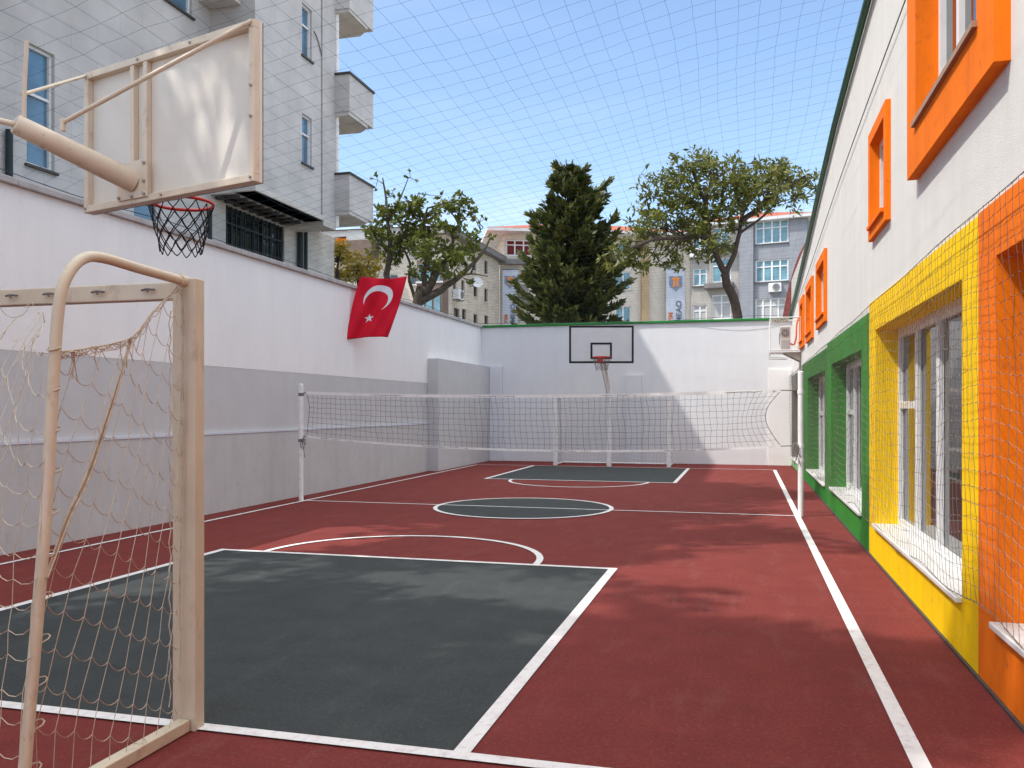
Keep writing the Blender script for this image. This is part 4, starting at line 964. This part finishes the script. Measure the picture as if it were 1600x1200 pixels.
shade_tree('tall broadleaf tree behind the left wall level with the near goal', -9.8, -3.5, 16, crownA + crownB, 70, .30, 201,
           [(Vector((x, 5.0 - .27 * (x + 3.075), z)) - SD * d_, n_, r_) for x, z, n_, r_, d_ in (
            (-4.7, 3.4, 34, .28, 9), (-4.7, 3.9, 34, .28, 8.6), (-4.35, 3.3, 34, .28, 8.4), (-4.35, 3.75, 34, .28, 8.9), (-4.4, 4.1, 34, .28, 9.2), (-4.05, 3.5, 30, .26, 8.2), (-4.05, 3.95, 30, .26, 8.6),
            (-3.82, 4.05, 22, .18, 8.0), (-3.52, 4.12, 16, .16, 8.5), (-3.2, 4.14, 12, .15, 8.2), (-3.82, 3.70, 12, .14, 8.4), (-3.88, 3.36, 12, .13, 8.1), (-3.48, 3.80, 5, .13, 7.9), (-3.16, 3.50, 5, .12, 7.6), (-3.10, 3.86, 6, .13, 8.0), (-3.42, 3.45, 4, .12, 7.8), (-3.64, 3.55, 5, .11, 7.7))])
shade_tree('tall broadleaf tree behind the left wall beside the near end of the grey block', -9.7, 5.6, 16, crownC, 60, .28, 202)

# ================================================================== BACKGROUND BUILDINGS
def hip_roof(parent, Fr, u0, u1, z, dep, over, rise, mt=None, fascia=None):
    r = MB(); r.T = Fr; mt = mt or M['roof']
    a = (u0 - over, over, z); b = (u1 + over, over, z); c = (u1 + over, -dep - over, z); d = (u0 - over, -dep - over, z)
    k_ = dep / 2; e = (u0 + k_ * .9, -dep / 2, z + rise); f_ = (u1 - k_ * .9, -dep / 2, z + rise)
    r.quad(a, b, f_, e); r.quad(c, d, e, f_); r.poly([b, c, f_]); r.poly([d, a, e])
    ro = r.build('roof', mt, parent)
    s_ = MB(); s_.T = Fr; s_.box(u0 - over, u1 + over, -dep - over, over, z - .22, z - .01); s_.build('eave', fascia or M['b_ltrim'], ro)
    return ro
# --- cream apartment on the left
pa0, pa1, pa2 = at(520, 400, 52), at(697, 400, 50.5), at(780, 400, 60)
Fa, Fb = Frame(pa0, pa1), Frame(pa1, pa2)
ca_ = thing('cream_apartment', 'cream stone apartment block with red roof behind the gnarled tree', 'building', (pa1.x, pa1.y, 0))
ZA = 11.9
def hole(Fr, x0, y0, x1, y1):
    u0, z1 = Fr.uz(x0, y0); u1, z0 = Fr.uz(x1, y1); return (u0, u1, min(z0, z1), max(z0, z1))
h1 = [hole(Fa, 608, 385, 622, 402), hole(Fa, 608, 428, 622, 440), hole(Fa, 545, 400, 556, 412), hole(Fa, 528, 398, 538, 412), hole(Fa, 640, 385, 652, 402), hole(Fa, 640, 428, 652, 445)]
w = MB(); w.T = Fa; panel(w, 0, Fa.len, 0, ZA, h1, 0, .2); w.build('wall', M['b_cream2'], ca_)
h2 = []
for (x0, y0, x1, y1) in ((738, 400, 744, 425), (757, 406, 762, 430), (708, 432, 713, 455), (721, 437, 726, 460), (740, 444, 746, 465), (757, 450, 762, 473), (709, 480, 718, 503), (722, 482, 728, 505), (740, 490, 746, 508), (757, 492, 763, 508), (708, 388, 713, 410), (721, 393, 726, 416)): h2.append(hole(Fb, x0, y0, x1, (y0 + (y1 - y0))))
w = MB(); w.T = Fb; panel(w, 0, Fb.len, 0, ZA, h2, 0, .2); w.build('side_wall', M['b_cream'], ca_)
for Fr, hs in ((Fa, h1), (Fb, h2)):
    for h in hs: window(ca_, Fr, h[0], h[1], h[2], h[3], -.14, 1, None, .06, M['b_brown'] if Fr is Fb else M['pvc'], M['glass'], .0, .08)
w = MB(); w.T = Fb; w.box(-.3, Fb.len + .2, -.5, .5, ZA, ZA + .35); w.build('cornice', M['b_trim'], ca_)
w = MB(); w.T = Fa; w.box(-.3, Fa.len, -.5, .7, ZA, ZA + .35); w.build('cornice', M['b_ltrim'], ca_)
w = MB()
Q = [Fa((-.5, .9, ZA + .36)), Fa((Fa.len + .5, .9, ZA + .36)), Fb((Fb.len, .5, ZA + .36)), Fb((Fb.len, -9, ZA + .36)), Fa((-.5, -9, ZA + .36))]
apx = (Fa((Fa.len * .5, -5, ZA + 1.35)), Fb((Fb.len * .75, -5, ZA + 1.2)))
w.poly([Q[0], Q[1], apx[0]]); w.poly([Q[1], Q[2], apx[1], apx[0]]); w.poly([Q[2], Q[3], apx[1]]); w.poly([Q[3], Q[4], apx[0], apx[1]]); w.poly([Q[4], Q[0], apx[0]])
w.build('roof', M['roof'], ca_)
# enclosed brown bay at the corner
u0, _ = Fa.uz(662, 450); 
w = MB(); w.T = Fa; w.box(u0, Fa.len + .15, .01, 1.3, 3.0, Fa.uz(680, 412)[1]); bay_ = w.build('enclosed_balcony', M['b_brown'], ca_)
for (ya, yb) in ((418, 444), (466, 492)):
    z1_ = Fa.uz(680, ya)[1]; z0_ = Fa.uz(680, yb)[1]
    w = MB(); w.T = Fa
    for k_ in range(3): uu = u0 + .1 + k_ * (Fa.len + .05 - u0) / 3; w.box(uu, uu + (Fa.len - u0) / 3 - .1, 1.3, 1.33, z0_, z1_)
    w.build('pane', M['glass_far'], bay_)
    w = MB(); w.T = Fa; w.box(u0 - .05, Fa.len + .2, 1.3, 1.36, z0_ - .12, z0_ - .02); w.build('ledge', M['b_ltrim'], bay_)
# closed balcony, far left
ba, bz1 = Fa.uz(552, 374); bb, bz0 = Fa.uz(592, 406)
w = MB(); w.T = Fa; w.box(ba, bb, .01, 1.2, bz0, bz0 + 1.0); cb2 = w.build('closed_balcony', M['b_brown'], ca_)
w = MB(); w.T = Fa; w.box(ba + .02, bb - .02, .02, 1.1, bz0 + 1.002, bz1); w.build('glazing', M['shade'], cb2)
oa, oz1 = Fa.uz(532, 376); ob, oz0 = Fa.uz(552, 390)
w = MB(); w.T = Fa; w.box(oa, ob, .01, .6, oz0, oz1); w.build('loggia', M['orange'], ca_)
au, az = Fb.uz(711, 461)
act = thing('ac_unit', 'white outdoor air conditioner box on the cream block side wall', 'air conditioner', Fb((au, .3, az - .3)), 'outdoor air conditioner boxes on far buildings')
def ac_box(Fr, u, z, t, d0=.01):
    p = MB(); p.T = Fr; p.box(u - .42, u + .42, d0, d0 + .4, z - .3, z + .3, .02); p.build('casing', M['pvc'], t)
    p = MB(); p.T = Fr
    p.tube([(u + .1 + .24 * math.cos(i * PI / 8), d0 + .41, z + .24 * math.sin(i * PI / 8)) for i in range(17)], .02, 5, False); p.prism([(u + .1 + .2 * math.cos(i * PI / 6), d0 + .402, z + .2 * math.sin(i * PI / 6)) for i in range(12)], Fr.n * .004 if False else (0, .004, 0)); p.build('fan_grille', M['b_trim'], t)
    for e_ in (-.35, .3):
        p = MB(); p.T = Fr; p.box(u + e_, u + e_ + .05, d0, d0 + .45, z - .36, z - .302); p.build('bracket', M['b_trim'], t)
ac_box(Fb, au, az, act)
p = MB()
dsh = Fb.uz(734, 442); pp = Fb((dsh[0], .5, dsh[1]))
dt = thing('satellite_dish', 'white satellite dish on the cream block side wall', 'satellite dish', Fb((dsh[0], 0, dsh[1])))
for k_ in range(3):
    pass
rings = []
dirn = Vector((.5, -.8, .3)).normalized(); xx = dirn.cross(Vector((0, 0, 1))).normalized(); yy = xx.cross(dirn)
cv0 = p.pt(pp)
for j in range(1, 5):
    r = .09 * j; rings.append([p.pt(pp + dirn * (r * r * .5) + xx * r * math.cos(i * PI / 8) + yy * r * math.sin(i * PI / 8)) for i in range(16)])
for i in range(16): p.face([cv0, rings[0][i], rings[0][(i + 1) % 16]], True)
for a_, b_ in zip(rings, rings[1:]):
    for i in range(16): p.face([a_[i], b_[i], b_[(i + 1) % 16], a_[(i + 1) % 16]], True)
p.build('dish', M['pvc'], dt)
p = MB(); p.tube([Fb((dsh[0], 0, dsh[1] - .2)), Fb((dsh[0], .4, dsh[1] - .2)), pp], .03, 6); p.build('mount', M['b_trim'], dt)

# --- cream school block behind the fir
pb0, pb1 = at(781, 400, 60.3), at(1078, 400, 62)
F2 = Frame(pb0, pb1)
sb2 = thing('cream_block', 'cream rendered block with red hipped roof behind the fir', 'building', ((pb0.x + pb1.x) / 2, (pb0.y + pb1.y) / 2, 0))
ZE = 14.15
h3 = [hole(F2, 962, 424, 986, 452), hole(F2, 800, 432, 812, 455), hole(F2, 798, 478, 812, 505), hole(F2, 962, 478, 986, 505), hole(F2, 840, 432, 862, 455), hole(F2, 900, 432, 920, 455), hole(F2, 965, 378, 988, 402)]
u787 = F2.uz(788, 390)[0]
w = MB(); w.T = F2; hu0, hz1 = F2.uz(791, 374); hu1, hz0 = F2.uz(832, 400)
panel(w, 0, F2.len, 0, 12.1, [h for h in h3 if h[3] < 12], 0, .2)
panel(w, u787, F2.len, 12.1, ZE, [(hu0, hu1, max(hz0, 12.3), hz1)] + [h for h in h3 if h[3] > 12], -.003, .25)
w.quad((u787, 0, 12.1), (u787, 0, ZE), (u787, -9, ZE), (u787, -9, 12.1)); w.quad((0, 0, 0), (0, 0, 12.1), (0, -9, 12.1), (0, -9, 0))
w.build('wall', M['b_cream2'], sb2)
for h in h3: window(sb2, F2, h[0], h[1], h[2], h[3], -.14, 2, None, .07, M['pvc'], M['glass_far'], .0, .1)
window(sb2, F2, hu0, hu1, max(hz0, 12.3), hz1, -.16, 3, max(hz0, 12.3) + (hz1 - max(hz0, 12.3)) * .68, .08, M['pvc'], M['redcurt'])
w = MB(); w.T = F2; w.box(-.2, F2.uz(842, 400)[0], -.2, .5, 11.75, 12.1); w.build('cornice', M['b_trim'], sb2)
q0, q1 = F2.uz(1001, 450)[0], F2.uz(1012, 450)[0]
w = MB(); w.T = F2; w.box(q0, q1, .01, .35, 0, ZE - .25); w.build('pilaster', M['b_ochre'], sb2)
q0, q1 = F2.uz(1066, 450)[0], F2.uz(1077, 450)[0]
w = MB(); w.T = F2; w.box(q0, q1, .01, .35, 0, ZE - .25); w.build('pilaster', M['b_cream2'], sb2)
hip_roof(sb2, F2, u787 - .3, F2.len, ZE + .02, 9, 1.0, 1.5)
w = MB(); w.T = F2; uu = F2.uz(816, 470)[0]; zz = F2.uz(816, 463)[1]; w.box(F2.uz(809, 470)[0], F2.uz(823, 470)[0], .01, .9, zz - .7, zz + .7); w.build('bay_panel', M['b_trim'], sb2)
# --- grey block on the right
pc0, pc1 = at(1079, 400, 61.5), at(1262, 400, 58)
F3 = Frame(pc0, pc1)
gb = thing('grey_block', 'grey rendered block with white windows and red hipped roof behind the spreading tree', 'building', ((pc0.x + pc1.x) / 2, (pc0.y + pc1.y) / 2, 0))
ZG = 14.75
big = [(1180, 346, 1232, 378), (1180, 407, 1232, 438), (1180, 467, 1228, 500), (1082, 420, 1104, 446), (1082, 477, 1104, 505), (1082, 362, 1104, 388), (1112, 356, 1140, 380), (1112, 404, 1142, 440), (1112, 461, 1142, 498)]
h4 = [hole(F3, *b_) for b_ in big]
w = MB(); w.T = F3; uS = F3.uz(1155, 450)[0]
panel(w, uS, F3.len, 0, ZG, h4[:3], 0, .18); w.quad((F3.len, 0, 0), (F3.len, -9, 0), (F3.len, -9, ZG), (F3.len, 0, ZG)); w.build('wall', M['b_grey'], gb)
w = MB(); w.T = F3; panel(w, 0, uS, 0, ZG, h4[3:], -.05, .18); w.build('stair_wall', mat('beige_grey_render', (.385, .36, .33), .9, .1, 2, .5, 12, stain=.3, stscale=.8, stcol=(.33, .29, .26)), gb)
for i, h in enumerate(h4): window(gb, F3, h[0], h[1], h[2], h[3], -.13 if i < 3 else -.18, 4 if i < 3 else 2, h[2] + (h[3] - h[2]) * .68, .09, M['pvc'], M['glass_far'] if i not in (2, 4, 8) else M['shade'], .0, .12, M['b_trim'])
for (x0, x1, d0) in ((1156, 1178, .3), (1234, 1261, .12)):
    w = MB(); w.T = F3; w.box(F3.uz(x0, 450)[0], F3.uz(x1, 450)[0], .004, d0, 0, ZG - .25); w.build('pilaster', M['b_grey'], gb)
for (x0, x1, yy_) in ((1103, 1148, 442), (1108, 1148, 381)):
    w = MB(); w.T = F3; z_ = F3.uz(1125, yy_)[1]; w.box(F3.uz(x0, 450)[0], F3.uz(x1, 450)[0], .0, .7, z_ - .45, z_ - .05, .05); w.build('cornice', M['b_trim'], gb)
hip_roof(gb, F3, 0, F3.len, ZG + .02, 9, .55, 1.45)
for (px, py, lab) in ((1212, 450, 'white outdoor air conditioner box under a window of the grey block'), (1089, 396, 'white outdoor air conditioner box on the cream grey stair wall')):
    u_, z_ = F3.uz(px, py); t_ = thing('ac_unit', lab, 'air conditioner', F3((u_, .3, z_ - .3)), 'outdoor air conditioner boxes on far buildings'); ac_box(F3, u_, z_, t_)
# low houses further off to close the horizon
# --- banners
def banner(Fr, x0, y0, x1, y1, lab, letters, sub, emb):
    u0, z1_ = Fr.uz(x0, y0); u1, z0_ = Fr.uz(x1, y1)
    if True:
        t = thing('banner', lab, 'banner', Fr(((u0 + u1) / 2, .5, z0_)), 'school banners on far buildings')
        W = u1 - u0; D_ = .45
        p = MB(); p.T = Fr
        nn_ = 14
        for i in range(nn_):
            za, zb_ = z0_ + (z1_ - z0_) * i / nn_, z0_ + (z1_ - z0_) * (i + 1) / nn_
            for j in range(4):
                ua, ub = u0 + W * j / 4, u0 + W * (j + 1) / 4
                f_ = lambda u_, z_: D_ + .02 * math.sin(z_ * 2 + u_ * 3)
                p.quad((ua, f_(ua, za), za), (ub, f_(ub, za), za), (ub, f_(ub, zb_), zb_), (ua, f_(ua, zb_), zb_))
        o = p.build('cloth', M['banner'], t); md = o.modifiers.new('thickness', 'SOLIDIFY'); md.thickness = .02
        p = MB(); p.T = Fr; p.tube([(u0 - .05, D_, z1_ + .03), (u1 + .05, D_, z1_ + .03)], .04, 6); p.tube([(u0 + .1, 0.0, z1_ + .03), (u0 + .1, D_, z1_ + .03)], .03, 6); p.tube([(u1 - .1, 0.0, z1_ + .03), (u1 - .1, D_, z1_ + .03)], .03, 6); p.build('hanging_rod', M['b_trim'], t)
        # shield emblem
        cu_ = u0 + W * .5; cz = z1_ - W * .75; s_ = W * .36
        sh_ = [(-1, .95), (-.55, 1.0), (0, .9), (.55, 1.0), (1, .95), (.88, .45), (1.0, -.1), (.82, -.55), (.3, -.85), (0, -1.25), (-.3, -.85), (-.82, -.55), (-1.0, -.1), (-.88, .45)]
        p = MB(); p.T = Fr; p.prism([(cu_ + a_ * s_, D_ + .045, cz + b_ * s_) for a_, b_ in sh_], (0, .006, 0)); em = p.build('emblem', M['ban_slate'], t)
        p = MB(); p.T = Fr
        for (a_, b_, c_, e_) in ((-.5, .5, .55, .8), (-.38, -.08, -.45, .55), (.08, .38, -.45, .55), (-.52, -.3, -.6, -.4), (.3, .52, -.6, -.4), (-.55, -.42, .4, .56), (.42, .55, .4, .56)): p.box(cu_ + a_ * s_, cu_ + b_ * s_, D_ + .052, D_ + .06, cz + c_ * s_, cz + e_ * s_)
        p.build('emblem_figure', M['ban_orange'], em)
        for (tx, sz, du, zc, m_) in ((letters, W * .42, .18, z0_ + (z1_ - z0_) * .26, M['ban_slate']), (sub, W * .36, -.26, z0_ + (z1_ - z0_) * .16, M['ban_orange'])):
            text_mesh(tx, sz, lambda v: Fr((cu_ + du * W - v.y, D_ + .05, zc + v.x)), 'lettering', m_, t)
banner(F2, 784, 423, 808, 514, 'pale blue vertical banner with slate shield left of the fir', 'MEAO', 'PIM', 0)
banner(F2, 1038, 421, 1067, 512, 'pale blue vertical banner with slate shield left of the forked trunk', 'MEAO', 'PIM', 1)

# ================================================================== CAMERA, SUN, SKY
cam = bpy.data.cameras.new('camera'); co = bpy.data.objects.new('camera', cam); C.objects.link(co)
co.location = (0, 0, HCAM); co.rotation_euler = (PI / 2, 0, TH)
cam.sensor_fit = 'HORIZONTAL'; cam.sensor_width = 36; cam.lens = FPX / 1600 * 36; cam.shift_y = 38 / 1600; cam.clip_end = 3000; cam.clip_start = .05
sc.camera = co
Ldir = Vector((1, .65, -1.78)).normalized()
sun = bpy.data.lights.new('sun', 'SUN'); so = bpy.data.objects.new('sun', sun); C.objects.link(so)
sun.energy = 2.35; sun.angle = math.radians(.6); sun.color = (1, .955, .89)
so.rotation_euler = Ldir.to_track_quat('-Z', 'Y').to_euler(); so.location = (-20, -10, 40)
wd = bpy.data.worlds.new('World'); sc.world = wd; wd.use_nodes = True
nt = wd.node_tree; nt.nodes.clear()
out = nt.nodes.new('ShaderNodeOutputWorld'); bg = nt.nodes.new('ShaderNodeBackground'); sky = nt.nodes.new('ShaderNodeTexSky')
sky.sky_type = 'NISHITA'; sky.sun_disc = False
sky.sun_elevation = math.asin(-Ldir.z); sky.sun_rotation = math.atan2(-Ldir.x, -Ldir.y)
sky.air_density = 1.0; sky.dust_density = .7; sky.ozone_density = 1.5; sky.altitude = 50
bg.inputs[1].default_value = .15
CLO, CHI, CAMT, CB = .34, .54, .9, 11.5
N_, L_ = nt.nodes, nt.links
tc = N_.new('ShaderNodeTexCoord'); sp = N_.new('ShaderNodeSeparateXYZ'); L_.new(tc.outputs['Generated'], sp.inputs[0])
# flat cloud layer: project the direction on a plane overhead
zz = N_.new('ShaderNodeMath'); zz.operation = 'MAXIMUM'; L_.new(sp.outputs[2], zz.inputs[0]); zz.inputs[1].default_value = .06
dx = N_.new('ShaderNodeMath'); dx.operation = 'DIVIDE'; L_.new(sp.outputs[0], dx.inputs[0]); L_.new(zz.outputs[0], dx.inputs[1])
dy = N_.new('ShaderNodeMath'); dy.operation = 'DIVIDE'; L_.new(sp.outputs[1], dy.inputs[0]); L_.new(zz.outputs[0], dy.inputs[1])
cv = N_.new('ShaderNodeCombineXYZ'); L_.new(dx.outputs[0], cv.inputs[0]); L_.new(dy.outputs[0], cv.inputs[1])
def cloud(scale, lo, hi, amt, zlo, zhi, seed):
    n = N_.new('ShaderNodeTexNoise'); n.noise_dimensions = '4D'; n.inputs['W'].default_value = seed; n.inputs['Scale'].default_value = scale; n.inputs['Detail'].default_value = 7; n.inputs['Roughness'].default_value = .58
    L_.new(cv.outputs[0], n.inputs['Vector'])
    m = N_.new('ShaderNodeMapRange'); m.interpolation_type = 'SMOOTHSTEP'; m.inputs[1].default_value = lo; m.inputs[2].default_value = hi; m.inputs[3].default_value = 0; m.inputs[4].default_value = amt; L_.new(n.outputs[0], m.inputs[0])
    k = N_.new('ShaderNodeMapRange'); k.interpolation_type = 'SMOOTHSTEP'; k.inputs[1].default_value = zlo; k.inputs[2].default_value = zhi; L_.new(sp.outputs[2], k.inputs[0])
    mu = N_.new('ShaderNodeMath'); mu.operation = 'MULTIPLY'; L_.new(m.outputs[0], mu.inputs[0]); L_.new(k.outputs[0], mu.inputs[1]); return mu.outputs[0]
c1 = cloud(.9, CLO, CHI, CAMT, .47, .62, 3.1)  # bright clouds above the view, added to lift the shaded areas
c2 = cloud(.42, .44, .74, .50, .02, .10, 8.4)
mx1 = N_.new('ShaderNodeMix'); mx1.data_type = 'RGBA'; L_.new(c2, mx1.inputs[0]); L_.new(sky.outputs[0], mx1.inputs[6]); mx1.inputs[7].default_value = (4.2, 4.5, 4.8, 1)
mx2 = N_.new('ShaderNodeMix'); mx2.data_type = 'RGBA'; L_.new(c1, mx2.inputs[0]); L_.new(mx1.outputs[2], mx2.inputs[6]); mx2.inputs[7].default_value = (CB, CB * .99, CB * .98, 1)
L_.new(mx2.outputs[2], bg.inputs[0]); L_.new(bg.outputs[0], out.inputs[0])
sc.view_settings.view_transform = 'Standard'; sc.view_settings.look = 'None'; sc.view_settings.gamma = 1; sc.view_settings.exposure = .85
sc.cycles.max_bounces = 8; sc.cycles.diffuse_bounces = 5; sc.cycles.glossy_bounces = 3; sc.cycles.transmission_bounces = 4
for o in list(bpy.data.objects):
    if '_b' in o: del o['_b']
